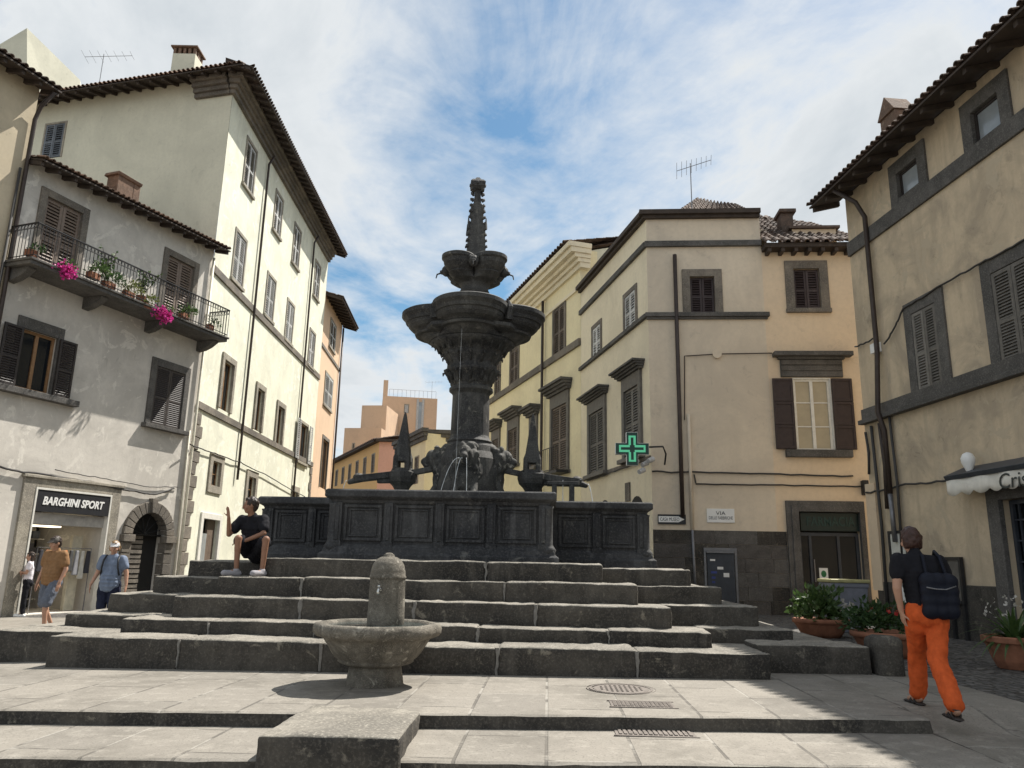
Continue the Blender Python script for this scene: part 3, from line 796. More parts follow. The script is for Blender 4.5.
while z < zz2-.5:
    w = .62 if k % 2 else .42; mb.wbox(WC, .0, w, z, z+.40, -.04, .05); z += .42; k += 1
mb.build('quoins', MAT['peperino'], cream, bevel=.015)
mb = MB(); k = 0; z = 2.0
while z < zz2-.5:
    w = .5 if k % 2 else .34; mb.wbox(WC, uc1-w, uc1-.01, z, z+.4, -.04, .05); z += .42; k += 1
mb.build('quoins', MAT['peperino'], cream, bevel=.015)
zc += .66
# gable side towards the square: its own plane, seen in shade
gd = V((-.97, .245)).normalized()
LG = 18.6
g0 = V((pc.x, pc.y)) + gd*LG
WG = Wall((g0.x, g0.y), (-gd.x, -gd.y))
r = WG.rect(45,122, 67,123, 62,158, 41,158)
closed_window(WG, cream, r, .07, .07, False, 'peperino_light', 'shutter_blue', .09, .03, 0, .07, .0)
WG.solid('gable_wall', MAT['stucco_gable'], cream, 0, LG-.01, -.6, zc+.498, .45, .2, shell=True)
mb = MB()   # moulded cornice under the eave: street side with a short return on the gable
for k, (d, z) in enumerate(((.14, .0), (.24, .16), (.36, .32), (.50, .48))):
    mb.wbox(WC, -d, uc1-.01, zc-.62+z, zc-.62+z+.158, -.05, d)
    mb.wbox(WG, LG-1.55, LG-.051, zc-.62+z+.002, zc-.62+z+.155, -.05, d)
mb.build('cornice', MAT['peperino'], cream)
eave_roof(WC, cream, 0, uc1, zc+.12, 1.0, 6, 2.0, 'roof_tile', .5, 1.0, .3, 6.0, 0)
eave_roof(WG, cream, 0, LG, zc+.12, .9, 5, 1.67, 'roof_tile', .55, 0, .95, 0, 5.0)
for (xa, ya, xb, yb) in ((269, 130, 236, 480), (314, 236, 290, 500)):
    u = (WC.uz((xa+xb)/2, (ya+yb)/2)[0]); zb2 = WC.uz(xb, yb)[1]
    pipe([WC.P(u, zc-.6, .3), WC.P(u, zc-1.0, .1), WC.P(u, 6, .1), WC.P(u, max(zb2, .0), .1)], .05, 'pipe_brown', 'downpipe', cream)
# chimney with brick lantern on the gable roof
q_ = WG.uz(189, 50, -1.3); cc = WG.P(q_[0], q_[1]-.72, -1.3)
ch = thing('chimney', 'brick chimney with a slotted lantern top on the cream building roof', 'chimney', tuple(cc))
mb = MB(); mb.box(cc+V((-.46, -.36, -.9)), cc+V((.46, .36, .30))); mb.build('stack', MAT['stucco_gable'], ch, bevel=.02)
mb = MB()
for k in range(5):
    for sy in (-.34, .34): mb.box(cc+V((-.45+k*.2, sy*.9-.05, .30)), cc+V((-.34+k*.2, sy*.9+.05, .56)))
for sx in (-.44, .44): mb.box(cc+V((sx*.9-.06, -.12, .30)), cc+V((sx*.9+.06, .12, .56)))
mb.box(cc+V((-.54, -.44, .565)), cc+V((.54, .44, .63))); mb.box(cc+V((-.42, -.34, .632)), cc+V((.42, .34, .68))); mb.build('lantern', MAT['brick_chimney'], ch, bevel=.01)
def antenna(base, h, label, n=8, L=1.4, dirn=(1, .2, .1)):
    a = thing('tv_antenna', label, 'antenna', tuple(base))
    mb = MB(); b = V(base); mb.tube([b, b+V((0, 0, h))], .016, 6); mb.build('mast', MAT['pipe_grey'], a)
    mb = MB(); d = V(dirn).normalized(); s = d.cross(V((0, 0, 1))).normalized(); c = b+V((0, 0, h-.12))
    mb.tube([c-d*L*.4, c+d*L*.6], .011, 5)
    for k in range(n):
        q = c-d*L*.4+d*L*k/(n-1); w = .26-.015*k; mb.tube([q-s*w+V((0, 0, -w*.6)), q+s*w+V((0, 0, w*.6))], .006, 4)
    mb.build('aerial', MAT['pipe_grey'], a)
q_ = WG.uz(104, 54, -2.2); antenna(WG.P(q_[0], q_[1]-1.5, -2.2), 1.5, 'thin rooftop antenna over the shaded cream gable, left of the chimney', 7, 2.4, (1, -.2, -.1))

# ================================================================== apricot house beyond the cream building
pd = WC.P(uc1+.25, 0, -.1)
WD = Wall((pd.x, pd.y), hdir(470))
ud1 = WD.uz(337, 400)[0]
apr = thing('apricot_house', 'narrow apricot house squeezed beyond the tall cream building down the street', 'house', (pd.x, pd.y, -.3))
zd = WD.uz(330, 305)[1]
for q in ((330,317,336,325,334.5,352,329,347), (325,371,333,379,331,411,323,404)):
    closed_window(WD, apr, WD.rect(*q), .1, .1, True, 'peperino_light', 'shutter_grey', .1, .05, 0, .07, .02, .05, .1)
r = WD.rect(322,434,328.5,439,326,490,319,487); glazed_window(WD, apr, r, .15, .2, 0, 'peperino', 'wood_sash', 'glass', False)
band(WD, apr, 0, ud1, WD.uz(322, 345)[1]-.1, WD.uz(322, 345)[1]+.1, .06, 'peperino')
WD.solid('wall', MAT['stucco_apricot'], apr, -.3, ud1, -.6, zd+.4, 8, .2)
eave_roof(WD, apr, 0, ud1, zd+.1, 1.0, 5, 1.4, 'roof_dark', .6, 0, .2)
pipe([WD.P(ud1-.2, zd-.1, .12), WD.P(ud1-.2, 3, .12)], .06, 'pipe_brown', 'downpipe', apr)

# ================================================================== houses closing the street, far off
def far_block(name, label, Y, quad, mat, dx, depth, wins=(), wmat='shutter_brown', cat='building', roof=None, right=None):
    """front plane from px corners (x0, x1, ytop) at depth Y, direction dx"""
    x0, x1, yt = quad
    a = atY(x0, 480, Y); W = Wall((a.x, a.y), dx)
    u1 = W.uz(x1, 480)[0]; z1 = W.uz((x0+x1)/2, yt)[1]
    b = thing(name, label, cat, (a.x, a.y, 0))
    for q in wins:
        rr = W.rect(q[0], q[1], q[2], q[1], q[2], q[3], q[0], q[3])
        closed_window(W, b, rr, .1, .1, False, 'peperino_light', wmat, .2, .05, 0, .1, -.03)
    W.solid('wall', mat, b, 0, u1, -1, z1, depth, .2)
    return b, W, u1, z1
tb, TW, tu, tz = far_block('apartment_block', 'tall brown flat-roofed apartment block with a chimney closing the street', 100, (378, 434, 397), MAT['brick_brown'], (1, .18), 16,
    ((404, 404, 409, 413), (378.5, 419, 383, 428), (388, 420.5, 392.5, 429)), 'shutter_grey')
mb = MB(); mb.wbox(TW, tu*.66, tu*.72, 4, tz-.6, .0, .06); mb.build('stair_window', MAT['glass_pale'], tb)
mb = MB(); mb.wbox(TW, tu*.62, tu*.66, 2, tz-.2, -.02, .12); mb.wbox(TW, tu*.72, tu*.76, 2, tz-.2, -.02, .12); mb.build('stair_tower', MAT['shutter_grey'], tb)
mb = MB(); mb.wbox(TW, .0, .6, tz, tz+2.2, -1.2, -.2); mb.build('chimney', MAT['brick_brown'], tb)
mb = MB()
for k in range(12): q = TW.P(.8+(tu-1)*k/11, tz, -.2); mb.tube([q, q+V((0, 0, 1.0))], .016, 4)
mb.tube([TW.P(.8, tz+1, -.2), TW.P(tu-.2, tz+1, -.2)], .018, 4); mb.build('roof_railing', MAT['pipe_grey'], tb)
antenna(TW.P(tu*.9, tz, -1), 2.6, 'small antenna on the far brown apartment block roof', 6, 2.2)
sb, SW, su, sz = far_block('apartment_block', 'lower stepped wing of brown flats left of the tall block, far down the street', 92, (341, 378.5, 428), MAT['brick_brown'], (1, -.1), 16, ((352, 443, 355, 449),), 'shutter_brown')
mb = MB(); mb.wbox(SW, su*.3, su*.99, sz+.002, sz+3.2, -8, -2.0); mb.build('upper_storey', MAT['brick_brown'], sb)
# orange terrace running down the street, with its salmon end wall
a = atY(377, 480, 66)
WO = Wall((a.x-(-.62)*(-1)*0, a.y), (.42, -.91))
b0 = V((a.x, a.y)) + V((-.42, .91)).normalized()*22
WO = Wall((b0.x, b0.y), (.42, -.91))
orange = thing('terraced_house', 'long orange house with a row of brown windows and a salmon end wall', 'house', (a.x, a.y, 0))
uo = WO.uz(377, 480)[0]; zo = WO.uz(377, 442)[1]
for rowz, hh in ((zo-2.6, 1.7), (zo-6.0, 1.8)):
    for k in range(7):
        uu = uo-1.6-k*2.9
        closed_window(WO, orange, (uu-.55, uu+.55, rowz, rowz+hh), .1, .1, False, 'peperino_light', 'shutter_brown', .2, .05, 0, .1, -.03)
WO.solid('wall', MAT['stucco_orange'], orange, 0, uo, -1, zo, 9, .2)
WS = Wall((a.x, a.y), (.96, .1)); us = WS.uz(404, 480)[0]
WS.solid('end_wall', MAT['stucco_salmon'], orange, .02, us, -1, zo+.02, 8)
mb = MB(); roof_patch(mb, WO.P(0, zo+.05, .5), WO.P(uo+.4, zo+.05, .5), WO.P(uo+.4, zo+1.3, -5), WO.P(0, zo+1.3, -5), .5, .1); mb.build('roof', MAT['roof_dark'], orange, recalc=False)
mb = MB(); mb.wbox(WS, -.3, us, zo-.08, zo+.14, -.02, .45); mb.wbox(WO, 0, uo, zo-.1, zo+.04, -.02, .5); mb.build('eave_board', MAT['eave_wood'], orange)
# yellow house
a = atY(421, 480, 54)
b0 = V((a.x, a.y)) + V((-.40, .92)).normalized()*7
WY = Wall((b0.x, b0.y), (.40, -.92)); uy = WY.uz(424, 480)[0]; zy = WY.uz(424, 434)[1]
yel = thing('yellow_house', 'yellow house with a flat grey cornice behind the left side of the fountain', 'house', (a.x, a.y, 0))
for rowz, hh in ((zy-3.4, 2.0), (zy-7.0, 2.0)):
    for k in range(2):
        uu = uy-1.9-k*2.7; closed_window(WY, yel, (uu-.5, uu+.5, rowz, rowz+hh), .1, .1, False, 'peperino_light', 'shutter_brown', .2, .05, 0, .1, -.03)
WY.solid('wall', MAT['stucco_yellow'], yel, 0, uy, -1, zy, 7, .2)
WY2 = Wall((a.x, a.y), (.98, .05)); uy2 = WY2.uz(452, 480)[0]
r = WY2.rect(441,445, 447,445, 447,475, 441,475); closed_window(WY2, yel, r, .1, .1, False, 'peperino_light', 'shutter_brown', .2, .05, 0, .1, -.03)
WY2.solid('side_wall', MAT['stucco_pale'], yel, .02, uy2, -1, zy+.02, 7)
mb = MB()
for k, (d, z0) in enumerate(((.15, -.5), (.28, -.22), (.42, .05))):
    mb.wbox(WY, 0, uy+d, zy+z0, zy+z0+.265, -.05, d); mb.wbox(WY2, .06, uy2, zy+z0+.003, zy+z0+.262, -.05, d)
mb.build('cornice', MAT['peperino_grey'], yel)
# ================================================================== corner house with the pharmacy (centre right)
YG = 21.6
a = atY(650, 400, YG)
WR = Wall((a.x, a.y), (1, -.075))          # face towards the square
corner = thing('corner_house', 'corner house with a pharmacy, grey stone base and taupe and peach upper walls', 'house', (a.x, a.y, .05))
pharm_u = None
ug_mid = WR.uz(764, 300)[0]; ug1 = WR.uz(869, 430)[0]
zg = gz(a.x)
zpar = WR.uz(650, 216)[1]; z_e = WR.uz(800, 249)[1]; z_base = WR.uz(720, 530.5)[1]
closed_window(WR, corner, WR.rect(681.5,269.7, 721.7,269.4, 723,314, 683,314), .22, .22, False, 'peperino', 'shutter_plum', .07, .05, 0, .06, -.08)
closed_window(WR, corner, WR.rect(783.8,261, 826.8,261, 830,308.4, 786.7,309), .24, .24, True, 'peperino', 'shutter_plum', .07, .05, 0, .06, -.08, .02, .1)
r = WR.rect(793,378.5, 830,379.5, 833.5,450, 796.5,449.5)
wc = glazed_window(WR, corner, inset(r, -.03), .03, .03, 0.0, 'white_paint', 'white_paint', 'curtain', False, .03, 2, .07, -.06)
lw = (r[1]-r[0])/2+.05
for sg in (-1, 1):
    mb = MB(); uc = (r[0]-lw/2-.03) if sg < 0 else (r[1]+lw/2+.03)
    mb.wbox(WR, uc-lw/2, uc+lw/2, r[2], r[3], .05, .09)
    for k in range(3):
        zz = r[2]+(r[3]-r[2])*k/3
        mb.wring(WR, (uc-lw/2, uc+lw/2, zz+.01, zz+(r[3]-r[2])/3-.01), (uc-lw/2+.07, uc+lw/2-.07, zz+.08, zz+(r[3]-r[2])/3-.08), .085, .11)
    mb.build('shutter', MAT['shutter_plum'], wc, bevel=.006)
mb = MB(); fr = WR.rect(780,360, 842,360, 842,377, 780,377)
mb.wbox(WR, fr[0], fr[1], r[3]+.05, fr[3]-.002, -.03, .06)
for k in range(3): zz = r[3]+.05+(fr[3]-r[3]-.05)*k/3; mb.wbox(WR, fr[0]+.01, fr[1]-.01, zz+.01, zz+(fr[3]-r[3]-.05)/3-.015, .05, .075+.012*k)
hz = WR.uz(812, 353.5)[1]
mb.wbox(WR, fr[0]-.06, fr[1]+.06, fr[3], fr[3]+.07, -.03, .14); mb.wbox(WR, fr[0]-.2, fr[1]+.25, fr[3]+.072, hz, -.03, .30)
mb.build('window_hood', MAT['peperino_grey'], corner, bevel=.008)
mb = MB(); mb.wbox(WR, r[0]-.33, r[1]+.45, r[2]-.22, r[2]-.012, -.03, .16); mb.build('sill', MAT['peperino_grey'], wc, bevel=.01)
# pharmacy doorway
r = WR.rect(786.4,499.5, 868.4,503, 868,612, 790,612); r = (r[0], r[1]-.02, zg-.1, r[3])
i = WR.rect(799.7,511.5, 862,512.2, 862,600, 800.5,600); i = (i[0], i[1], zg+.03, i[3])
WR.open.append(i)
mb = MB(); mb.wring(WR, r, (i[0]+.008, i[1]-.008, r[2], i[3]-.008), -.04, .09); mb.wring(WR, (r[0]+.13, r[1]-.13, r[2], r[3]-.13), (i[0]+.01, i[1]-.01, r[2], i[3]-.01), .085, .125)
phd = mb.build('pharmacy_doorway', MAT['peperino_grey'], corner, bevel=.01)
zs_ = WR.uz(830, 531.5)[1]
mb = MB(); mb.wring(WR, (i[0]+.01, i[1]-.01, zg+.03, zs_-.03), (i[0]+.09, i[1]-.09, zg+.03, zs_-.12), -.2, -.12)
for uu in (i[0]+(i[1]-i[0])*.2, i[0]+(i[1]-i[0])*.66): mb.wbox(WR, uu-.035, uu+.035, zg+.03, zs_-.12, -.2, -.11)
mb.build('frame', MAT['slate_blue'], phd)
mb = MB(); mb.wbox(WR, i[0]+.012, i[1]-.012, zg+.04, zs_-.04, -.17, -.16); mb.build('pane', MAT['glass'], phd)
mb = MB(); mb.tube([WR.P(i[0]+(i[1]-i[0])*.24, zg+.9, -.08), WR.P(i[0]+(i[1]-i[0])*.24, zg+1.5, -.08)], .02, 6); mb.build('handle', MAT['pipe_grey'], phd)
# stone base of squared blocks
rnd = random.Random(3)
mb = MB()
udoor = r[0]
nz = 6; hz_ = (z_base-zg)/nz
for k in range(nz):
    u = 0.0
    while u < udoor-.02:
        w = min(rnd.uniform(.55, 1.15), udoor-.01-u)
        if udoor-.01-(u+w) < .3: w = udoor-.01-u
        mb.wbox(WR, u+.004, u+w-.004, zg+hz_*k+.003, zg+hz_*(k+1)-.004, -.05, .03+rnd.uniform(-.006, .006), rnd.randrange(3))
        u += w
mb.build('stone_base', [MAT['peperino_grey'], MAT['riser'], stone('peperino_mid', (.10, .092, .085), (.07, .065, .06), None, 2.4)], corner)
WR.solid('wall', MAT['stucco_taupe'], corner, 0, ug_mid, -.4, zpar, 9, .25)
ops = WR.open
WR.solid('peach_wall', MAT['stucco_peach'], corner, ug_mid, ug1+.6, -.4, z_e, 9, .25)
def par_z(y): return WR.uz(700, y)[1]
mb = MB(); mb.wbox(WR, -.22, ug_mid, zpar-.02, zpar+.12, -.5, .22); mb.wbox(WR, -.12, ug_mid-.01, zpar-.12, zpar-.022, -.05, .12); mb.build('cornice', MAT['eave_wood'], corner)
band(WR, corner, -.07, ug_mid, par_z(247), par_z(241.5), .10, 'peperino_grey')
zb = (WR.uz(700, 317.3)[1], WR.uz(700, 313.8)[1]); mb = MB(); mb.wbox(WR, -.09, WR.uz(769, 316)[0], zb[0], zb[1]+.02, -.03, .12); mb.wbox(WR, -.05, WR.uz(768, 316)[0]-.02, zb[0]-.07, zb[0]-.002, -.03, .07); mb.build('string_course', MAT['peperino_grey'], corner, bevel=.008)
u = WR.uz(678, 380)[0]; pipe([WR.P(u, WR.uz(674, 256)[1], .1), WR.P(u, 5, .1), WR.P(u, z_base+.35, .1)], .06, 'pipe_brown', 'downpipe', corner)
u = WR.uz(691, 500)[0]; pipe([WR.P(u, WR.uz(686, 415)[1], .06), WR.P(u, z_base, .06)], .05, 'stucco_taupe', 'downpipe', corner)
pipe([WR.P(u, z_base, .08), WR.P(u+.04, zg, .08)], .04, 'pipe_grey', 'downpipe', corner)
# street side of the same house, running back to the left
GL = Wall((0, 0), (1, 0))
gdv = hdir(345); LGL = 7.6
g0 = V((a.x, a.y)) + gdv*LGL
GL = Wall((g0.x, g0.y), (-gdv.x, -gdv.y))
uL0 = GL.uz(581, 400)[0]
for q in ((623.8,293.8, 637.6,283.9, 637.6,325, 623.8,335.4), (592,326.8, 602.4,318, 601.9,352.3, 592,362)):
    closed_window(GL, corner, GL.rect(*q), .14, .14, False, 'peperino', 'shutter_grey', .08, .04, 0, .07, .0)
for q, hq in (((623.2,379.7, 642.8,369.3, 642.5,452, 624,462), (614,378.4, 644.6,359.4)), ((590,402, 606.9,395.6, 606.9,471, 587.8,476), (581.6,400, 608,386))):
    rr = GL.rect(*q)
    closed_window(GL, corner, (rr[0], rr[1], rr[2], rr[3]), .2, .42, True, 'shutter_slate', 'shutter_slate', .08, .08, 0, .07, .0, .14, .2)
    zz = (GL.uz(*hq[:2], .3)[1]+GL.uz(*hq[2:], .3)[1])/2
    hood(GL, corner, rr[0]-.3, rr[1]+.3, rr[3]+.002, max(.25, zz-rr[3]), .4)
GL.solid('street_wall', MAT['stucco_pale'], corner, max(.3, uL0), LGL, -.4, zpar-.002, 4, .2)
mb = MB(); mb.wbox(GL, uL0, LGL-.01, zpar-.018, zpar+.118, -.5, .22); mb.wbox(GL, uL0, LGL-.01, zpar-.118, zpar-.024, -.05, .12); mb.build('cornice', MAT['eave_wood'], corner)
band(GL, corner, uL0, LGL-.01, par_z(247)+.002, par_z(241.5)-.002, .10, 'peperino_grey')
band(GL, corner, uL0, LGL-.01, zb[0]+.002, zb[1]+.018, .11, 'peperino_grey')
zt_ = GL.uz(648.5, 458)[1]; band(GL, corner, uL0, LGL-.01, zt_-.05, zt_+.05, .05, 'peperino')
# openings seen just over the fountain wall
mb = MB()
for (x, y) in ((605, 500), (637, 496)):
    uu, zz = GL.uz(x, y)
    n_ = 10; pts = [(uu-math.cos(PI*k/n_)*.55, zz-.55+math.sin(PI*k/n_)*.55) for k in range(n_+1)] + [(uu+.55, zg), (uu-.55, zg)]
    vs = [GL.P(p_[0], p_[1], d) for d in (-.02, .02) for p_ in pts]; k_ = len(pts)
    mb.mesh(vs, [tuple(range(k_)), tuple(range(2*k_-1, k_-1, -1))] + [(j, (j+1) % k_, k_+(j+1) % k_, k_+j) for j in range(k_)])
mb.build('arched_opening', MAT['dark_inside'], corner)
mb = MB(); uu, zz = GL.uz(628.5, 492); mb.wbox(GL, uu-.18, uu+.18, zz-.28, zz+.28, -.02, .05); mb.build('vent_grille', MAT['peperino'], corner)
# roofs
mb = MB()
ez = z_e+.12
roof_patch(mb, WR.P(ug_mid+.02, ez-.10, .45), WR.P(ug1+.35, ez-.10, .45), WR.P(ug1+.6, WR.uz(850, 224, -5.0)[1], -5.0), WR.P(ug_mid+.02, WR.uz(765, 211, -5.0)[1], -5.0), .26, .075)
ridge_z = lambda x, y, d: WR.uz(x, y, d)[1]
RD_ = 5.0; rl, rr_ = WR.uz(697, 199, -RD_), WR.uz(850, 224, -RD_)
roof_patch(mb, WR.P(.6, zpar+.1, -.6), WR.P(ug_mid+.5, zpar+.1, -.6), WR.P(ug_mid+.5, rl[1]+(rr_[1]-rl[1])*(ug_mid+.5-rl[0])/(rr_[0]-rl[0]), -RD_), WR.P(rl[0], rl[1], -RD_), .26, .075)
rf = mb.build('roof', MAT['roof_dark'], corner, recalc=False)
mb = MB(); mb.wbox(WR, ug_mid+.01, ug1+.35, ez-.22, ez-.09, -.02, .42); 
n_ = 8
for k in range(n_): uu = ug_mid+.15+(ug1-ug_mid)*k/(n_-1); mb.wbox(WR, uu-.05, uu+.05, ez-.34, ez-.222, -.02, .38)
mb.build('eave_woodwork', MAT['eave_wood'], rf)
# dormer and chimney
dr_ = WR.rect(795,229, 835,229, 838,247, 790,247, d=-1.0)
mb = MB(); mb.wbox(WR, dr_[0], dr_[1], ez-.2, dr_[3], -3.2, -1.0); dm = mb.build('dormer', MAT['stucco_peach'], corner)
mb = MB(); mb.wbox(WR, dr_[0]-.1, dr_[1]+.1, dr_[3]+.002, dr_[3]+.08, -3.2, -.9); mb.build('dormer_roof', MAT['roof_dark'], dm)
mb = MB(); mb.wbox(WR, dr_[0]+.42, dr_[1]-.22, ez+.1, dr_[3]-.18, -1.1, -.985); mb.build('window', MAT['glass'], dm)
mb = MB(); cu, cz = WR.uz(784, 211, -1.2); mb.wbox(WR, cu-.14, cu+.24, ez-.2, cz-.12, -1.6, -1.1); mb.wbox(WR, cu-.2, cu+.32, cz-.118, cz, -1.7, -1.0); mb.build('chimney', MAT['roof_dark'], rf, bevel=.02)
antenna(WR.P(WR.uz(692, 210, -1.5)[0], zpar+.3, -1.5), WR.uz(692, 166, -1.5)[1]-zpar-.2, 'tall thin antenna on the corner house roof', 8, 1.15, (1, -.2, .28))

# ================================================================== yellow palazzo between the corner house and the fountain
p0 = GL.P(uL0, 0, -.0)
fdir = hdir(256); LF = 20
f0 = V((p0.x, p0.y)) + fdir*LF
WF = Wall((f0.x, f0.y), (-fdir.x, -fdir.y))
pal = thing('yellow_palazzo', 'long pale yellow palazzo with a heavy moulded cornice and hooded windows behind the fountain', 'building', (p0.x, p0.y, .05))
LFe = LF-.02
zF = WF.uz(573, 238, .6)[1]
for q in ((552.9,306.8, 566.5,300.3, 566,351, 553,357.6), (510,349.7, 519.6,343.2, 519.6,379.7, 510,386.2), (495,364.5, 501,358.9, 501,392, 495,397)):
    closed_window(WF, pal, WF.rect(*q), .16, .16, False, 'peperino', 'shutter_brown', .09, .05, 0, .07, .0)
for q in ((508,421, 520.5,415.8, 518.3,465, 508,466), (492.3,432, 500.5,428, 500.5,456, 492.3,459), (550.5,399.4, 569.7,388.4, 569.7,470, 551.6,474), (530,418,538,414.5,538,466,530,468)):
    rr = WF.rect(*q); closed_window(WF, pal, rr, .2, .5, True, 'shutter_slate', 'shutter_brown', .09, .08, 0, .07, .0, .1, .2)
    hood(WF, pal, rr[0]-.3, rr[1]+.3, rr[3]+.002, .4, .5)
# small balcony rail in front of the last window
rr = WF.rect(549,451, 571,449, 571,472, 549,474)
mb = MB()
mb.wbox(WF, rr[0], rr[1], rr[2]-.12, rr[2], .1, .6)
for k in range(12): uu = rr[0]+(rr[1]-rr[0])*k/11; mb.tube([WF.P(uu, rr[2], .57), WF.P(uu, rr[3], .57)], .012, 4)
for zz in (rr[2]+.05, rr[3]): mb.tube([WF.P(rr[0], zz, .57), WF.P(rr[1], zz, .57)], .018, 5)
mb.build('balcony', MAT['iron'], pal)
zz = (WF.uz(500, 396)[1]+WF.uz(578, 343)[1])/2
band(WF, pal, 0, LFe, zz-.14, zz+.14, .1, 'peperino')
band(WF, pal, 0, LFe, zF-1.75, zF-1.6, .08, 'stucco_pale')
WF.solid('wall', MAT['stucco_yellow'], pal, 0, LFe, -.4, zF-.1, 10, .2)
mb = MB()
for k, (d, z0, h_) in enumerate(((.12, -.95, .2), (.22, -.74, .16), (.36, -.57, .16), (.55, -.40, .2), (.66, -.19, .19))):
    mb.wbox(WF, 0, LF+d*.3+.2, zF+z0, zF+z0+h_, -.3, d)
mb.build('cornice', MAT['stucco_pale'], pal)
mb = MB(); roof_patch(mb, WF.P(0, zF+.06, .68), WF.P(LF+.2, zF+.06, .68), WF.P(LF+.2, zF+1.6, -6), WF.P(0, zF+1.6, -6), .3, .07); mb.build('roof', MAT['roof_dark'], pal, recalc=False)
# blank side of the palazzo above the corner house
mb = MB(); WE = Wall((p0.x, p0.y), (1, -.1))
e0, e1 = WE.uz(578, 250), WE.uz(648, 214)
mb.hexa([WE.P(.02, 8, -.3), WE.P(6.5, 8, -.3), WE.P(6.5, 8, -6), WE.P(.02, 8, -6), WE.P(.02, zF-.1, -.3), WE.P(6.5, zF+.85, -.3), WE.P(6.5, zF+.85, -6), WE.P(.02, zF-.1, -6)])
mb.build('side_wall', MAT['stucco_gable'], pal)
mb = MB(); roof_patch(mb, WE.P(-.2, zF+.0, -.2), WE.P(-.2, zF+.0, -6.2), WE.P(6.6, zF+.96, -6.2), WE.P(6.6, zF+.96, -.2), .3, .05); mb.build('verge_tiles', MAT['roof_dark'], pal, recalc=False)
u = WF.uz(545, 380)[0]; pipe([WF.P(u, zF-1.0, .14), WF.P(u, 6, .14), WF.P(u, 1, .14)], .06, 'pipe_brown', 'downpipe', pal)

# ================================================================== tan house on the right
p0 = atZ(1000, 645, .12)
hd = hdir(432)
# plane start so that u=0 is the far left end of the facade
WH = Wall((p0.x, p0.y), (-hd.x, -hd.y))
uh0 = WH.uz(858, 350)[0]
tan = thing('tan_house', 'weathered tan stucco house with stone bands and shuttered windows, at the right edge', 'house', (p0.x, p0.y, .1))
UH1 = 11.0
ze = WH.uz(930, 92, .75)[1]
zh = ledge_z(ze, .75, 1.7, 6)
for q, i_ in (((889.6,166.8, 925.7,138.6, 929,190, 893,210), 0), ((960.8,105.7, 1009,69.6, 1015.2,132.8, 966,156.7), 1)):
    rr = WH.rect(*q)
    glazed_window(WH, tan, rr, .26, .28, .2, 'peperino_grey', 'shutter_dark', 'glass_pale', False, .05, 0, .05, -.07, mull=False)
for q in ((904.5,306.2, 942.2,285, 954.1,383.3, 913,395.2), (980.7,265, 1043,232, 1060,352, 994,370)):
    closed_window(WH, tan, WH.rect(*q), .24, .26, False, 'peperino_grey', 'shutter_slate', .055, .05, 0, .07, .02)
za_ = [WH.uz(*p_)[1] for p_ in ((846.6,254.4), (928.9,204), (1024,132.8))]; zt_ = sum(za_)/3
tb_ = [WH.uz(*p_)[1] for p_ in ((846,240), (926,189), (1016,119))]; 
band(WH, tan, uh0, UH1, zt_, sum(tb_)/3, .06, 'peperino_grey')
zl = [WH.uz(*p_)[1] for p_ in ((868,424), (945,399), (1024,373))]; zl = sum(zl)/3
zu = [WH.uz(*p_)[1] for p_ in ((866,408), (945,384), (1024,352))]; zu = sum(zu)/3
band(WH, tan, uh0, UH1, zl+.08, zu, .06, 'peperino_grey')
mb = MB(); mb.wbox(WH, uh0, UH1, zl-.02, zl+.078, -.03, .16); mb.build('string_course', MAT['peperino_grey'], tan, bevel=.01)
gh = .12
# shop door under the awning
ud0, ud1 = WH.uz(991, 520)[0], WH.uz(1003, 520)[0]
zd1 = WH.uz(1000, 482)[1]
r = (ud0, ud1+2.6, gh-.05, zd1); i = (ud1, ud1+2.3, gh+.02, zd1-.3); WH.open.append(i)
mb = MB(); mb.wring(WH, r, (i[0]+.008, i[1]-.008, r[2], i[3]-.008), -.04, .06); sd = mb.build('shop_doorway', MAT['peperino_grey'], tan, bevel=.01)
mb = MB(); mb.wring(WH, (i[0]+.01, i[1]-.01, gh+.03, i[3]-.01), (i[0]+.08, i[1]-.08, gh+.1, i[3]-.08), -.2, -.14)
for k in range(1, 12): uu = i[0]+(i[1]-i[0])*k/12; mb.wbox(WH, uu-.012, uu+.012, gh+.1, i[3]-.08, -.19, -.16)
for k in range(1, 7): zz = gh+(i[3]-gh)*k/7; mb.wbox(WH, i[0]+.08, i[1]-.08, zz-.014, zz+.014, -.195, -.155)
mb.build('grille', MAT['slate_blue'], sd)
mb = MB(); mb.wbox(WH, i[0]+.012, i[1]-.012, gh+.03, i[3]-.012, -.226, -.215); mb.build('pane', MAT['glass'], sd)
mb = MB(); mb.wbox(WH, i[0]+.22, i[0]+1.0, gh+1.45, gh+1.82, -.21, -.205); mb.build('notice', uniq('red_paper', (.45, .05, .06)), sd)
WH.solid('wall', MAT['stucco_tan'], tan, uh0, UH1, -.4, zh+.05, 10, .26)
mb = MB(); mb.wbox(WH, uh0+.01, ud0-.005, -.3, WH.uz(960, 585)[1], -.05, .035); mb.build('plinth', MAT['riser'], tan, bevel=.02)
eave_roof(WH, tan, uh0, UH1, zh, .75, 6, 1.7, 'roof_dark', .6, .35, 0)
cu, cz = WH.uz(893, 98, -1.0); cz -= 1.05; mb = MB()
mb.wbox(WH, cu-.3, cu+.3, cz-.3, cz+.55, -1.3, -.8)
q = [WH.P(cu+s_*.3, cz+.552, d) for d in (-1.35, -.75) for s_ in (-1.15, 1.15)]; t_ = [WH.P(cu, cz+1.05, d) for d in (-1.35, -.75)]
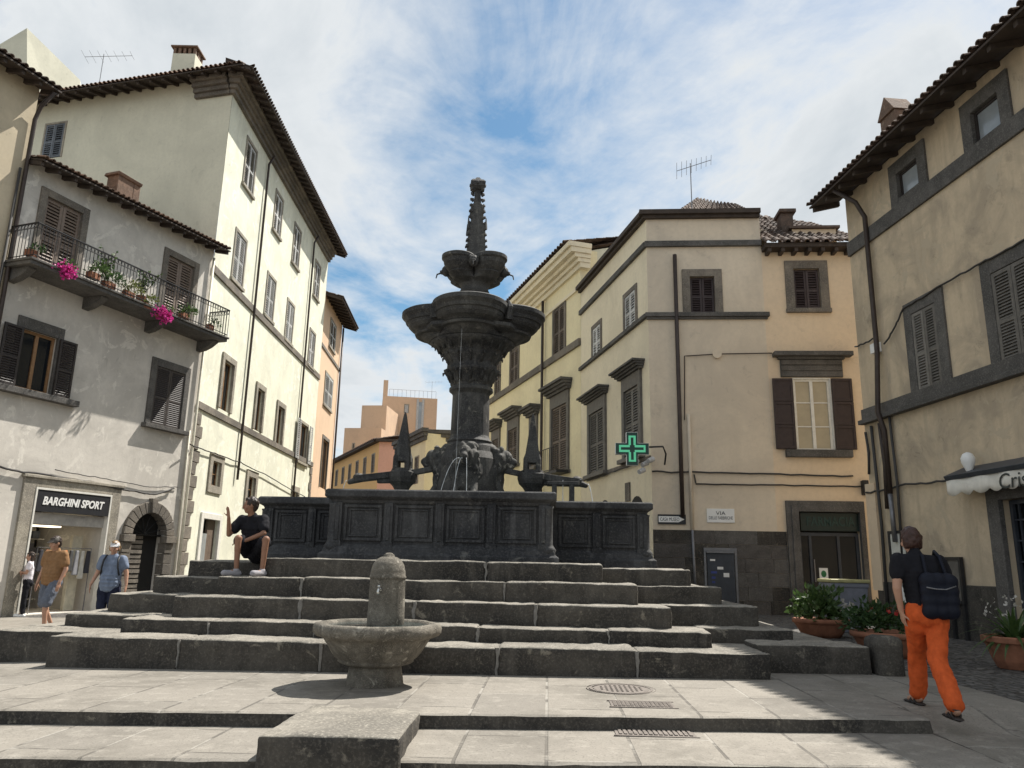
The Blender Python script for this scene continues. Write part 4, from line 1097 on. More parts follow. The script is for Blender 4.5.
mb.mesh([q[0], q[1], q[2], q[3], t_[0], t_[1]], [(0, 1, 3, 2), (0, 4, 1), (2, 3, 5), (0, 2, 5, 4), (1, 4, 5, 3)]); mb.build('chimney', MAT['brick_chimney'], tan, bevel=.015)
u = WH.uz(877, 300)[0]
pipe([WH.P(u-.25, zh-.15, .66), WH.P(u, zh-.55, .3), WH.P(u, zh-.9, .11), WH.P(u, 6, .11), WH.P(u, zl+.1, .22), WH.P(u, zl-.3, .11), WH.P(u, 2.9, .11)], .055, 'pipe_brown', 'downpipe', tan)
pipe([WH.P(u, 2.9, .11), WH.P(u+.02, 1.9, .11)], .052, 'pipe_grey', 'downpipe', tan)
for du, zt2, zb2, rr, mt in ((-.55, zl-.1, .1, .035, 'cable'), (-.22, zl-.1, 2.6, .05, 'pipe_brown'), (.16, zl, 1.6, .03, 'cable'), (-.8, zl-.2, 3.4, .03, 'cable')):
    pipe([WH.P(u+du, zt2, .07), WH.P(u+du+.05, (zt2+zb2)/2, .06), WH.P(u+du, zb2, .07)], rr, mt, 'cable_conduit', tan)
mb = MB(); mb.wbox(WH, u-1.05, u-.68, .9, 3.2, -.02, .05); mb.build('plaster_strip', MAT['stucco_peach'], tan)
# ================================================================== remeshed organic shapes
def _ico(mb, c, rx, ry, rz, M=None, n=2):
    bm = bmesh.new(); bmesh.ops.create_icosphere(bm, subdivisions=n, radius=1)
    vs = []
    for v in bm.verts:
        q = V((v.co.x*rx, v.co.y*ry, v.co.z*rz)); vs.append(V(c) + (M @ q if M else q))
    mb.mesh(vs, [[v.index for v in f.verts] for f in bm.faces]); bm.free()
def cap(mb, a, b, r0, r1, n=12):
    """tapered limb with round ends"""
    a, b = V(a), V(b); L = (b-a)
    if L.length < 1e-5: L = V((0, 0, 1e-4))
    pts, rs = [], []
    t = L.normalized()
    for k in range(5): an = -PI/2+PI/2*k/4; pts.append(a + t*math.sin(an)*r0); rs.append(max(.0015, r0*math.cos(an)))
    for k in range(1, 5): an = PI/2*k/4; 
    pts.append(b); rs.append(r1)
    for k in range(1, 5): an = PI/2*k/4; pts.append(b + t*math.sin(an)*r1); rs.append(max(.0015, r1*math.cos(an)))
    mb.tube(pts, rs, n)
def blob(mb, name, mat, parent, voxel=.014, smooth=6, fold=0.0, fscale=9.0):
    """fuse overlapping shapes into one continuous skin"""
    me = bpy.data.meshes.new('tmp'); me.from_pydata(mb.v, [], mb.f); me.update()
    o = bpy.data.objects.new('tmp', me); COL.objects.link(o)
    m = o.modifiers.new('r', 'REMESH'); m.mode = 'VOXEL'; m.voxel_size = voxel; m.use_smooth_shade = True
    if smooth:
        sm = o.modifiers.new('s', 'SMOOTH'); sm.factor = .5; sm.iterations = smooth
    dg = bpy.context.evaluated_depsgraph_get(); dg.update()
    m2 = bpy.data.meshes.new_from_object(o.evaluated_get(dg)); bpy.data.objects.remove(o); bpy.data.meshes.remove(me)
    if fold:
        nn = [v.normal.copy() for v in m2.vertices]
        for v, n_ in zip(m2.vertices, nn):
            q = v.co
            v.co = q + n_*fold*(fbm((q.x*1.0, q.y*1.0, q.z*.55), fscale))
    m2.materials.clear(); m2.materials.append(mat)
    m2.polygons.foreach_set('use_smooth', [True]*len(m2.polygons)); m2.update()
    m2.name = name
    ob = bpy.data.objects.new(name, m2); COL.objects.link(ob); ob.parent = parent
    return ob

# ================================================================== the monumental fountain
FC = V((-.85, 15.7, 0)); FY = .05
FA = V((math.sin(FY), math.cos(FY), 0)); FRT = V((math.cos(FY), -math.sin(FY), 0))
UOFF = 0.0
def FP(u, v, z): return FC + FRT*(u+UOFF) + FA*v + V((0, 0, z))
fount = thing('fountain', 'great dark stone fountain with stacked basins on a stepped base in the square', 'fountain', tuple(FC))
UOFF = -.07
LV = [(-6.25, 4.26, -5.65, 5.37, .36, .36), (-5.65, 3.73, -4.92, 4.92, .53, .53), (-5.15, 3.33, -4.42, 4.62, .80, .78), (-4.67, 2.95, -3.94, 4.24, 1.06, 1.02), (-4.20, 2.50, -3.70, 3.84, 1.32, 1.27)]
rnd = random.Random(11)
def split(a, b, lo, hi):
    c = [a]
    while b-c[-1] > hi: c.append(c[-1]+rnd.uniform(lo, hi))
    if b-c[-1] < lo*.45 and len(c) > 1: c.pop()
    return c + [b]
for k, (v0, w, v1, L, zf, zw) in enumerate(LV):
    zb_f = -.25 if k == 0 else LV[k-1][4]-.05; zb_w = -.25 if k == 0 else LV[k-1][5]-.05
    mb = MB(); sd = 0
    Lr, zr_ = (5.62, zw+.05) if k == 0 else (L, zw)
    jt = MB()
    for (a, b, va, vb, zt, zb_) in ((-w, w, v0, v0+.62, zf, zb_f), (-L, -w+.02, v1, v1+.62, zw, zb_w), (w-.02, Lr, v1, v1+.62, zr_, zb_w)):
        c = split(a, b, 1.15, 2.15)
        for i in range(len(c)-1):
            sd += 1; j_ = rnd.uniform(-.012, .012); dz = rnd.uniform(-.012, .008)
            stone_block(mb, FP, c[i]+.007, c[i+1]-.007, va+j_, vb, zb_, zt+dz, rnd.uniform(.022, .045), .09, .016, 0, k*50+sd)
            if i:   # lime run out of the joint over the face of the stone
                K = 9; wj = rnd.uniform(.02, .055); vs = []
                for q_ in range(K+1):
                    t_ = q_/K; zz = zt-.012-(zt-max(zb_+.05, LV[k-1][4] if k else .05))*t_; ww = wj*(1-.5*t_)*(1+.6*noise.noise(V((sd*3.3, t_*4, k)))); cu_ = c[i]+.02*noise.noise(V((t_*3, sd, k+7)))
                    for uu, vv in ((cu_-ww*1.1, va+.07), (cu_-ww*.5, va-.010), (cu_+ww*.5, va-.010), (cu_+ww*1.1, va+.07)): vs.append(FP(uu, vv, zz))
                jt.mesh(vs, [(4*q_+j, 4*q_+4+j, 4*q_+5+j, 4*q_+1+j) for q_ in range(K) for j in range(3)])
    for sg in (-1, 1):
        c = split(v1+.63, 4.6, 1.2, 2.2)
        for i in range(len(c)-1):
            sd += 1; L_ = Lr if sg > 0 else L; ua, ub_ = sorted((sg*L_, sg*(L_-.6)))
            stone_block(mb, FP, ua, ub_, c[i]+.005, c[i+1]-.005, zb_w, zw+rnd.uniform(-.01, .006), .03, .3, .008, 0, k*50+sd)
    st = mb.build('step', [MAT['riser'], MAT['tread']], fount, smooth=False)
    for p_ in st.data.polygons: p_.material_index = 1 if p_.normal.z > .55 else 0  # upright faces take the darker copy: their shade is painted into the colour
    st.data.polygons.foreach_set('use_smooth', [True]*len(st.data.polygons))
    mb = jt   # core of mortar and rubble behind the blocks; it shows only in the joints and as the tread
    for (a, b, va, vb, zt) in ((-w+.02, w-.02, v0+.03, v1+.3, zf-.018), (-L+.03, L-.03, v1+.03, 4.55, zw-.016)):
        q = [FP(a, va, zb_w+.03), FP(b, va, zb_w+.03), FP(b, vb, zb_w+.03), FP(a, vb, zb_w+.03), FP(a, va, zt), FP(b, va, zt), FP(b, vb, zt), FP(a, vb, zt)]
        mb.hexa(q)
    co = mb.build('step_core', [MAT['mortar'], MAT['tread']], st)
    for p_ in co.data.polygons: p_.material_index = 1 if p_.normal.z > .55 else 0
# low block at the right end of the lowest step
mb = MB(); stone_block(mb, FP, 5.66, 5.97, -5.78, -5.25, -.2, .53, .09, .08, .02, 0, 91)
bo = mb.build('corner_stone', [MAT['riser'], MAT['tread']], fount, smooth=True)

# basin wall: moulded profile swept round a Greek cross
AW, AL = 1.70, 3.42
cross = [(-AW, -AL), (AW, -AL), (AW, -AW), (AL, -AW), (AL, AW), (AW, AW), (AW, AL), (-AW, AL), (-AW, AW), (-AL, AW), (-AL, -AW), (-AW, -AW)]
def offset_poly(P, d):
    n = len(P); out = []
    for i in range(n):
        a, b, c = V(P[i-1]), V(P[i]), V(P[(i+1) % n])
        e1 = (b-a).normalized(); e2 = (c-b).normalized()
        n1 = V((e1.y, -e1.x)); n2 = V((e2.y, -e2.x)); out.append(b + (n1+n2)*d/(1+n1.dot(n2)))
    return out
prof = [(-.22, 1.2), (.17, 1.2), (.17, 1.40), (.12, 1.44), (.10, 1.50), (.04, 1.55), (0, 1.57), (0, 2.18), (.03, 2.20), (.05, 2.24), (.10, 2.27), (.13, 2.29), (.13, 2.385), (.10, 2.41), (-.20, 2.41), (-.22, 2.39)]
mb = MB(); vs = []
for d, z in prof:
    for q in offset_poly(cross, d): vs.append(FP(q.x, q.y, z))
n = 12; k = len(prof)
fs = [(i*n+j, i*n+(j+1) % n, ((i+1) % k)*n+(j+1) % n, ((i+1) % k)*n+j) for i in range(k) for j in range(n)]
mb.mesh(vs, fs)
bw = mb.build('basin_wall', MAT['fountain_wall'], fount, bevel=.012)
def panel_face(pa, pb, cnt, wood=None):
    a, b = V(pa), V(pb); L = (b-a).length; t = (b-a).normalized(); nn = V((t.y, -t.x))
    pil = .15; w = (L-pil*(cnt+1))/cnt
    def Q(s, z, d): q = a+t*s+nn*d; return FP(q.x, q.y, z)
    def bx(mb, s0, s1, z0, z1, d0, d1):
        mb.hexa([Q(s0, z0, d0), Q(s1, z0, d0), Q(s1, z0, d1), Q(s0, z0, d1), Q(s0, z1, d0), Q(s1, z1, d0), Q(s1, z1, d1), Q(s0, z1, d1)])
    mb = MB()
    for i in range(cnt+1):
        s0 = i*(w+pil); bx(mb, s0+.005, s0+pil-.005, 1.56, 2.205, -.02, .055); bx(mb, s0+.045, s0+pil-.045, 1.62, 2.15, .05, .072)
        bx(mb, s0-.01, s0+pil+.01, 1.50, 1.60, -.02, .085)
    for i in range(cnt):
        s0 = i*(w+pil)+pil
        for (f0, f1, d) in ((.03, .075, .035), (.11, .135, .022)):
            z0, z1 = 1.585+f0*.8, 2.195-f0*.8; g_ = f1-f0
            bx(mb, s0+f0, s0+w-f0, z1-g_, z1, -.02, d); bx(mb, s0+f0, s0+w-f0, z0, z0+g_, -.02, d)
            bx(mb, s0+f0, s0+f0+g_, z0+g_, z1-g_, -.02, d); bx(mb, s0+w-f0-g_, s0+w-f0, z0+g_, z1-g_, -.02, d)
    return mb.build('panelling', MAT['fountain_wall'], bw, bevel=.008)
for i, cnt in ((0, 4), (1, 2), (2, 2), (3, 4), (9, 4), (10, 2), (11, 2)): panel_face(cross[i], cross[(i+1) % 12], cnt)
for (u, v) in (cross[0], cross[1], cross[3], cross[10]):
    mb = MB()
    q = FP(u, v, 0) + (FP(u, v, 0)-FP(0, 0, 0)).normalized()*.0
    mb.lathe(q, [(.07, 1.44), (.115, 1.46), (.13, 1.52), (.10, 1.56), (.075, 1.60), (.075, 2.15), (.09, 2.19)], 12)
    mb.build('corner_shaft', MAT['fountain_wall'], bw, smooth=True)
mb = MB(); mb.face([FP(q.x, q.y, 2.26) for q in offset_poly(cross, -.05)])
wm, wnt, wb = nt_mat('water'); wb.inputs['Base Color'].default_value = (.03, .045, .045, 1); wb.inputs['Roughness'].default_value = .05
bump(wnt, wb, noise_n(wnt, mapping(wnt), 7, 4), .3, .03)
mb.build('water', wm, fount)

UOFF = 0.0
# central shaft, capital and lobed basins
def lobes(th, rot=0.0, d=.5):
    ph = (th-rot+PI/4) % (PI/2) - PI/4
    rho = 1-d
    return d*math.cos(ph) + math.sqrt(max(0, rho*rho-(d*math.sin(ph))**2))
FM = MAT['fountain']
mb = MB()
mb.lathe(FC, [(.92, 2.0), (.92, 2.45), (.80, 2.5), (.66, 2.62), (.62, 3.1), (.60, 3.35), (.52, 3.5), (.49, 3.62), (.45, 3.68), (.47, 3.72), (.42, 3.78), (.40, 3.84), (.385, 4.7), (.41, 4.74), (.46, 4.78), (.46, 4.84), (.41, 4.87), (.42, 4.92)], 48,
         0, lambda th, z, r: r*(1-.035*(abs(math.sin(4*th)) if 3.8 < z < 4.72 else 0)))
mb.build('column', FM, fount, smooth=False, bevel=.006)
mb = MB()
def cap_r(th, z, r):
    s = max(0, min(1, (z-5.0)/.9)); return r*(1 + .05*math.cos(8*th)*(1-s) + .02*math.cos(16*th+z*9)*(1 if z < 5.75 else 0))
mb.lathe(FC, [(.41, 4.90), (.43, 5.0), (.46, 5.1), (.54, 5.17), (.58, 5.22), (.51, 5.26), (.50, 5.36), (.55, 5.46), (.62, 5.54), (.60, 5.58), (.66, 5.66), (.80, 5.74), (.90, 5.80), (.84, 5.84)], 64, 0, cap_r)
for ring, (r0, z0, n_, sz) in enumerate(((.48, 5.12, 12, .06), (.53, 5.48, 14, .06), (.74, 5.74, 20, .055))):
    for j in range(n_):
        th = 2*PI*(j+.5*ring)/n_; c = FC+V((math.cos(th)*r0, math.sin(th)*r0, z0)); o_ = V((math.cos(th), math.sin(th), 0))
        mb.tube([c-o_*.05-V((0, 0, .14)), c+o_*.01, c+o_*.07+V((0, 0, .06)), c+o_*.12+V((0, 0, .04)), c+o_*.12-V((0, 0, .01))], [sz*.6, sz*.7, sz*.55, sz*.42, sz*.2], 6)
mb.build('capital', FM, fount, smooth=True)
def bas_r(th, z, r):
    s = max(0., min(1., (z-5.80)/.16)); f = lobes(th-FY*-1, 0, .5); return r*((1-s)+s*f)
mb = MB()
mb.lathe(FC, [(.70, 5.78), (.92, 5.82), (1.02, 5.88), (1.10, 5.95), (1.22, 5.955), (1.24, 6.00), (1.17, 6.01), (1.22, 6.06), (1.32, 6.10), (1.38, 6.16), (1.40, 6.22), (1.44, 6.235), (1.46, 6.30), (1.50, 6.34), (1.53, 6.37), (1.53, 6.45), (1.49, 6.475), (1.42, 6.475), (1.36, 6.36), (.9, 6.25), (.25, 6.2)], 128, 0, bas_r)
# octagonal slab under the lobes and the small crests in the notches
mb.lathe(FC, [(.55, 5.86), (1.10, 5.965), (1.14, 5.99), (1.14, 6.06), (.7, 6.07)], 8)
for j in range(4):
    th = PI/4+PI/2*j; c = FC+V((math.cos(th)*1.07, math.sin(th)*1.07, 6.4)); o_ = V((math.cos(th), math.sin(th), 0))
    mb.tube([c-V((0, 0, .25)), c+o_*.05, c+V((0, 0, .16))-o_*.02], [.09, .07, .02], 6)
mb.build('lower_basin', FM, fount, smooth=False, bevel=.0)
mb = MB()
mb.lathe(FC, [(.40, 6.2), (.36, 6.3), (.28, 6.4), (.27, 6.9), (.33, 6.96), (.30, 7.02), (.29, 7.1), (.34, 7.16), (.33, 7.22)], 32)
mb.build('upper_shaft', FM, fount, smooth=True)
def ub_r(th, z, r):
    s = max(0., min(1., (z-7.14)/.14)); return r*((1-s)+s*lobes(th, PI/4, .58))
mb = MB()
mb.lathe(FC, [(.31, 7.13), (.36, 7.16), (.50, 7.20), (.60, 7.26), (.66, 7.30), (.64, 7.33), (.72, 7.40), (.78, 7.48), (.80, 7.56), (.84, 7.59), (.84, 7.66), (.80, 7.68), (.74, 7.66), (.5, 7.56), (.2, 7.54)], 96, 0, ub_r)
for j in range(4):
    th = PI/2*j; c = FC+V((math.cos(th)*.62, math.sin(th)*.62, 7.46)); o_ = V((math.cos(th), math.sin(th), 0)); sd_ = V((-o_.y, o_.x, 0))
    _ico(mb, c, .11, .11, .13, None, 2); _ico(mb, c+o_*.09-V((0, 0, .03)), .065, .065, .06, None, 1)
    for sg in (-1, 1): _ico(mb, c+sd_*.08*sg+V((0, 0, .09)), .04, .04, .05, None, 1)
    mb.tube([c+o_*.12-V((0, 0, .05)), c+o_*.20-V((0, 0, .08)), c+o_*.22-V((0, 0, .17))], [.02, .018, .012], 5)
mb.build('upper_basin', FM, fount, smooth=False)
# crocketed spire
mb = MB(); rot = PI/4+.12
def sq(z, h, tw=0.0): return [FC+V((math.cos(rot+tw+PI/2*i)*h*1.414, math.sin(rot+tw+PI/2*i)*h*1.414, z)) for i in range(4)]
tiers = [(7.54, .215), (7.75, .205), (8.35, .175), (8.50, .17), (8.52, .135), (8.90, .118), (8.93, .10), (9.02, .098), (9.04, .08), (9.36, .058), (9.38, .10), (9.44, .155), (9.54, .165), (9.60, .12), (9.63, .07), (9.69, .03)]
vs = [p_ for z, h in tiers for p_ in sq(z, h)]
mb.mesh(vs, [(i*4+j, i*4+(j+1) % 4, i*4+4+(j+1) % 4, i*4+4+j) for i in range(len(tiers)-1) for j in range(4)] + [(0, 1, 2, 3), tuple(len(vs)-4+j for j in range(4))])
for zz in [7.95+.14*i for i in range(11)]:
    h = .205-.1*(zz-7.75)/1.5
    for i in range(4):
        c = sq(zz, h)[i]; o_ = (c-FC); o_.z = 0; o_.normalize()
        mb.tube([c-o_*.03, c+o_*.035+V((0, 0, .025)), c+o_*.05-V((0, 0, .01))], [.03, .032, .012], 5)
for i in range(4):
    for zz, h, l in ((8.48, .19, .16), (8.9, .13, .10)):
        c = sq(zz, h)[i]; mb.tube([c-V((0, 0, .1)), c+V((0, 0, l))], [.035, .012], 5)
for i in range(8):
    th = 2*PI*i/8; c = FC+V((math.cos(th)*.14, math.sin(th)*.14, 9.5)); _ico(mb, c, .055, .055, .06, None, 1)
mb.build('spire', FM, fount, smooth=False)

# lions round the foot, one modelled and turned four ways
lion_root = None
def lion_blob():
    mb = MB()   # facing -Y, chest against the shaft
    _ico(mb, (0, -.62, 2.95), .27, .26, .42); _ico(mb, (0, -.72, 3.30), .30, .26, .30)   # chest, mane
    _ico(mb, (0, -.90, 3.38), .17, .17, .18); _ico(mb, (0, -1.06, 3.31), .105, .13, .09); _ico(mb, (0, -1.02, 3.22), .09, .10, .05)
    for s in (-1, 1):
        _ico(mb, (s*.15, -.80, 3.55), .06, .05, .07); _ico(mb, (s*.09, -1.0, 3.42), .05, .05, .04)
        cap(mb, (s*.20, -.62, 2.95), (s*.22, -.86, 2.62), .12, .085); cap(mb, (s*.22, -.86, 2.62), (s*.22, -1.02, 2.56), .085, .075)
        _ico(mb, (s*.28, -.55, 3.05), .14, .2, .26)
        for k in range(6): an = k/6*PI*.9; _ico(mb, (s*.27*math.sin(an+.3), -.74-.04*math.cos(3*k), 3.30+.28*math.cos(an+.3)), .085, .085, .085, None, 1)
    _ico(mb, (0, -.5, 3.55), .3, .2, .15)
    return mb
lm = None
for j in range(4):
    if lm is None:
        o = blob(lion_blob(), 'lion', MAT['fountain_lion'], fount, .025, 3, .012, 8); lm = o
    else:
        o = lm.copy(); COL.objects.link(o); o.parent = fount
    o.rotation_euler = (0, 0, -FY + PI/2*j); o.scale = (.84, .84, 1.0)
# pinnacles on the side arms, with channels that spill outwards
def pinnacle(u, out):
    mb = MB(); c0 = FP(u, 0, 0)
    def sqr(z, h): return [c0 + FRT*sx*h + FA*sy*h + V((0, 0, z)) for sx, sy in ((-1, -1), (1, -1), (1, 1), (-1, 1))]
    def stack(T):
        vs = [p_ for z, h in T for p_ in sqr(z, h)]
        mb.mesh(vs, [(i*4+j, i*4+(j+1) % 4, i*4+4+(j+1) % 4, i*4+4+j) for i in range(len(T)-1) for j in range(4)] + [(3, 2, 1, 0), tuple(len(vs)-4+j for j in range(4))])
    mb.lathe(c0, [(.20, 2.0), (.20, 2.55), (.15, 2.6), (.14, 2.72), (.19, 2.80), (.27, 2.88), (.30, 2.98), (.30, 3.08), (.24, 3.10), (.22, 3.16)], 8)
    for sx in (-1, 1):
        for sy in (-1, 1):
            q = c0+FRT*sx*.125+FA*sy*.125; mb.tube([q+V((0, 0, 3.12)), q+V((0, 0, 3.38)), q+V((0, 0, 3.52))], [.062, .058, .008], 6)
    stack([(3.30, .165), (3.36, .16), (3.95, .075), (4.24, .035), (4.30, .022), (4.34, .012)])
    mb.build('pinnacle', FM, fount, bevel=.006)
    mb = MB()
    s = 1 if out > 0 else -1
    def bar(u0, u1, z0, z1, h, wv):
        mb.hexa([FP(u0, -wv, z0-h), FP(u1, -wv, z1-h), FP(u1, wv, z1-h), FP(u0, wv, z0-h), FP(u0, -wv, z0), FP(u1, -wv, z1), FP(u1, wv, z1), FP(u0, wv, z0)])
    bar(u+s*.15, u+s*.95, 3.10, 3.00, .13, .12); bar(u+s*.15, u+s*.5, 2.965, 2.955, .10, .09)
    bar(u-s*.12, u-s*.75, 3.12, 3.24, .11, .08)
    cap(mb, FP(u+s*.85, 0, 2.95), FP(u+s*1.08, 0, 2.87), .085, .05); _ico(mb, FP(u+s*.9, 0, 2.97), .12, .11, .09, None, 2)
    mb.build('channel', FM, fount, bevel=.012)
pinnacle(-1.36, -1); pinnacle(1.30, 1)
mb = MB()
for a_, b_, z0, z1 in ((1.62, 2.2, 2.2, 2.34), (1.7, 1.8, 2.3, 2.86), (2.05, 2.15, 2.3, 2.86), (1.6, 2.25, 2.86, 2.93)):
    mb.hexa([FP(a_, -.2, z0), FP(b_, -.2, z0), FP(b_, .2, z0), FP(a_, .2, z0), FP(a_, -.2, z1), FP(b_, -.2, z1), FP(b_, .2, z1), FP(a_, .2, z1)])
mb.build('channel_support', FM, fount, bevel=.01)
# water jets
jm, jn, jb = nt_mat('water_jet'); jb.inputs['Base Color'].default_value = (.8, .83, .85, 1); jb.inputs['Roughness'].default_value = .2; jb.inputs['Alpha'].default_value = .75
def arc(p, vel, zend, r=.0055):
    mb = MB(); pts = []; p = V(p); v = V(vel); t = 0
    while True:
        q = p+v*t+V((0, 0, -4.9*t*t)); pts.append(q)
        if q.z < zend or t > 3: break
        t += .04
    k = len(pts); mb.tube(pts, [r*(1+.35*math.sin(i*2.1)) for i in range(k)], 5); mb.build('water_jet', jm, fount, smooth=True)
def fvec(u, v, z): return FRT*u+FA*v+V((0, 0, z))
arc(FP(-.06, -1.0, 3.26), fvec(-.85, -.25, .35), 2.27); arc(FP(-.02, -1.0, 3.26), fvec(-.35, -.3, .3), 2.27); arc(FP(.05, -1.0, 3.26), fvec(.1, -.3, .25), 2.27)
arc(FP(-.12, -.98, 5.9), fvec(-.02, -.1, 0), 2.27, .0022); arc(FP(2.42, 0, 2.9), fvec(.35, -.1, .1), 2.27, .008); arc(FP(1.92, -.12, 2.96), fvec(.0, -.1, .0), 2.27, .008)
arc(FP(-2.5, 0, 2.9), fvec(-.3, -.1, .1), 2.27, .007)

# ================================================================== small drinking fountain in front
dfc = V((-1.385, 8.62, gz(-1.4)))
df = thing('drinking_fountain', 'small round drinking fountain with a stone bowl and a domed pillar before the steps', 'drinking fountain', tuple(dfc))
mb = MB(); T = [(-.05, .315), (.04, .305), (.20, .275)]
vs = []
for z, h in T:
    for j in range(8): an = PI/8+PI/4*j+.1; vs.append(dfc+V((math.cos(an)*h*1.04, math.sin(an)*h*1.04, z)))
mb.mesh(vs, [(i*8+j, i*8+(j+1) % 8, i*8+8+(j+1) % 8, i*8+8+j) for i in range(len(T)-1) for j in range(8)] + [tuple(range(8))[::-1], tuple(len(vs)-8+j for j in range(8))])
mb.build('foot', MAT['bowl'], df, bevel=.02)
mb = MB()
def bowl_r(th, z, r):
    e = abs(math.cos(4*(th+.1)))
    oc = 1-.065*(1-abs(math.cos(4*(th-.1)))**.7)
    q = V((math.cos(th)*2.2, math.sin(th)*2.2, z*3))
    return r*oc*(1+.012*fbm(q, 1.6)+(.016*fbm(q, 5) if z > .44 else .004*fbm(q, 4)))
mb.lathe(dfc, [(.20, .19), (.30, .195), (.37, .215), (.40, .235), (.395, .25), (.43, .275), (.475, .33), (.515, .39), (.545, .435), (.56, .465), (.60, .48), (.645, .495), (.675, .525), (.682, .575), (.665, .615), (.62, .628), (.58, .622), (.56, .60), (.50, .52), (.36, .46), (.1, .45)], 96, 0, bowl_r)
mb.build('bowl', MAT['bowl'], df, smooth=True)
mb = MB(); mb.face([dfc+V((math.cos(2*PI*j/32)*.54, math.sin(2*PI*j/32)*.565, .60)) for j in range(32)]); mb.build('water', wm, df)
mb = MB(); pcn = dfc+V((.065, .10, 0))
mb.lathe(pcn, [(.20, .42), (.198, .7), (.192, 1.06), (.193, 1.08), (.200, 1.085), (.200, 1.105), (.193, 1.115), (.190, 1.16), (.172, 1.23), (.135, 1.285), (.09, 1.31), (.062, 1.318), (.058, 1.335), (.035, 1.355), (.012, 1.36)], 40, 0, lambda th, z, r: r*(1+.012*fbm((math.cos(th)*2, math.sin(th)*2, z*3), 2.2)))
mb.build('pillar', MAT['bowl'], df, smooth=True)
mb = MB(); q = pcn+V((-.055, -.19, .97)); mb.tube([q, q+V((0, -.05, .005)), q+V((0, -.075, -.01)), q+V((0, -.08, -.05))], .016, 8); _ico(mb, q+V((0, -.035, .035)), .022, .022, .016, None, 1); _ico(mb, q+V((0, -.005, 0)), .03, .012, .03, None, 1)
mb.build('tap', uniq('chrome', (.62, .62, .6), .25, metal=.9), df, smooth=True)
# slab below it
sl = MB(); ds = lambda u, v, z: V((u+(.0 if v > 7 else .0), v, z - (.085*max(0., min(1., (v-5.8)/1.9)) if z > -.2 else 0)))
sg_ = MB(); stone_block(sg_, ds, -1.74, -.735, 5.80, 8.15, -.5, .105, .035, .09, .014, 0, 5)
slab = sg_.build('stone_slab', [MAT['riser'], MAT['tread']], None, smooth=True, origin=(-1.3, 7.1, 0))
for p_ in slab.data.polygons: p_.material_index = 1 if p_.normal.z > .5 else 0  # slab sides get the same shade-darkened stone as the step fronts
tag(slab, 'long rough stone slab in front of the drinking fountain, bridging the two shallow steps', 'slab')
mb = MB()
for k in range(9): mb.box((-1.40+k*.048, 7.66, .026), (-1.372+k*.048, 7.75, .034))
mb.box((-1.42, 7.64, .010), (-.96, 7.77, .0285))
tag(mb.build('drain_grate', MAT['iron'], None, origin=(-1.2, 7.70, .02)), 'small iron drain grate set in the slab under the drinking fountain bowl', 'drain grate')

# covers set in the paving
rust = uniq('cover_metal', (.19, .165, .145), .8, var=.4, scale=14)
def cover(px, w, d, zf, label, kind, rot=0.05):
    c = atZ(px[0], px[1], zf); c.z = ground_z(c.x, c.y)+.001
    mb = MB(); ca, sa = math.cos(-rot), math.sin(-rot)
    Q = lambda x, y, z: c+V((x*ca-y*sa, x*sa+y*ca, z))
    def bx(x0, x1, y0, y1, z0, z1): mb.hexa([Q(x0, y0, z0), Q(x1, y0, z0), Q(x1, y1, z0), Q(x0, y1, z0), Q(x0, y0, z1), Q(x1, y0, z1), Q(x1, y1, z1), Q(x0, y1, z1)])
    if kind == 'round':
        n_ = 40
        for r0, r1, z in ((0, w*.40, .004), (w*.42, w*.46, .006), (w*.49, w*.5, .004)):
            vs = [Q(math.cos(2*PI*j/n_)*rr, math.sin(2*PI*j/n_)*rr, zz) for rr, zz in ((max(r0, .01), z), (r1, z), (r1, -.01)) for j in range(n_)]
            mb.mesh(vs, [(i*n_+j, i*n_+(j+1) % n_, (i+1)*n_+(j+1) % n_, (i+1)*n_+j) for i in range(2) for j in range(n_)])
        for ix in range(-5, 6):
            for iy in range(-5, 6):
                if ix*ix+iy*iy < 22: bx(ix*w*.07-.01, ix*w*.07+.01, iy*w*.07-.01, iy*w*.07+.01, .003, .010)
    else:
        bx(-w/2, w/2, -d/2, d/2, -.01, .004)
        if kind == 'bars':
            for k in range(15): x = -w/2+.04+(w-.08)*k/14; bx(x-.012, x+.012, -d/2+.03, d/2-.03, .003, .012)
        else:
            for i in range(14):
                for j in range(7): x = -w/2+.04+(w-.08)*i/13; y = -d/2+.04+(d-.08)*j/6; bx(x-.015, x+.012, y-.012, y+.012, .003, .010)
        for x0, x1, y0, y1 in ((-w/2-.02, w/2+.02, -d/2-.022, -d/2-.002), (-w/2-.02, w/2+.02, d/2+.002, d/2+.022)): bx(x0, x1, y0, y1, -.01, .007)
    o = mb.build('manhole_cover', rust, None, origin=tuple(c)); tag(o, label, 'manhole cover', 'metal covers in the paving'); return o
cover((621, 690), .72, .72, .05, 'round metal cover nearest the steps in the upper paving', 'round')
cover((642, 706), .58, .30, .05, 'chequered rectangular metal cover just above the kerb of the upper paving', 'chequer')
cover((654, 733), .66, .34, -.06, 'ribbed rectangular metal cover on the lower paving below the shallow step', 'bars')
# ================================================================== signs, cables and fittings on the walls
uniq('notice_red', (.5, .14, .05))
sh = thing('shop_sign', 'black shop sign reading BARGHINI SPORT in white slanted capitals over the open shop', 'sign', tuple(WB.P((io[0]+io[1])/2, zsb, 0)))
mb = MB(); mb.wbox(WB, inner[0]+.004, inner[1]-.004, zsb, io[3]-.07, -.06, .07); mb.build('board', MAT['black_board'], sh)
hh = io[3]-.07-zsb
text_mesh('BARGHINI SPORT', MAT['sign_white'], 'lettering', sh, WB, (inner[0]+inner[1])/2, zsb+hh*.52, .071, hh*.40, (inner[1]-inner[0])*.84, .012, .2, .03)
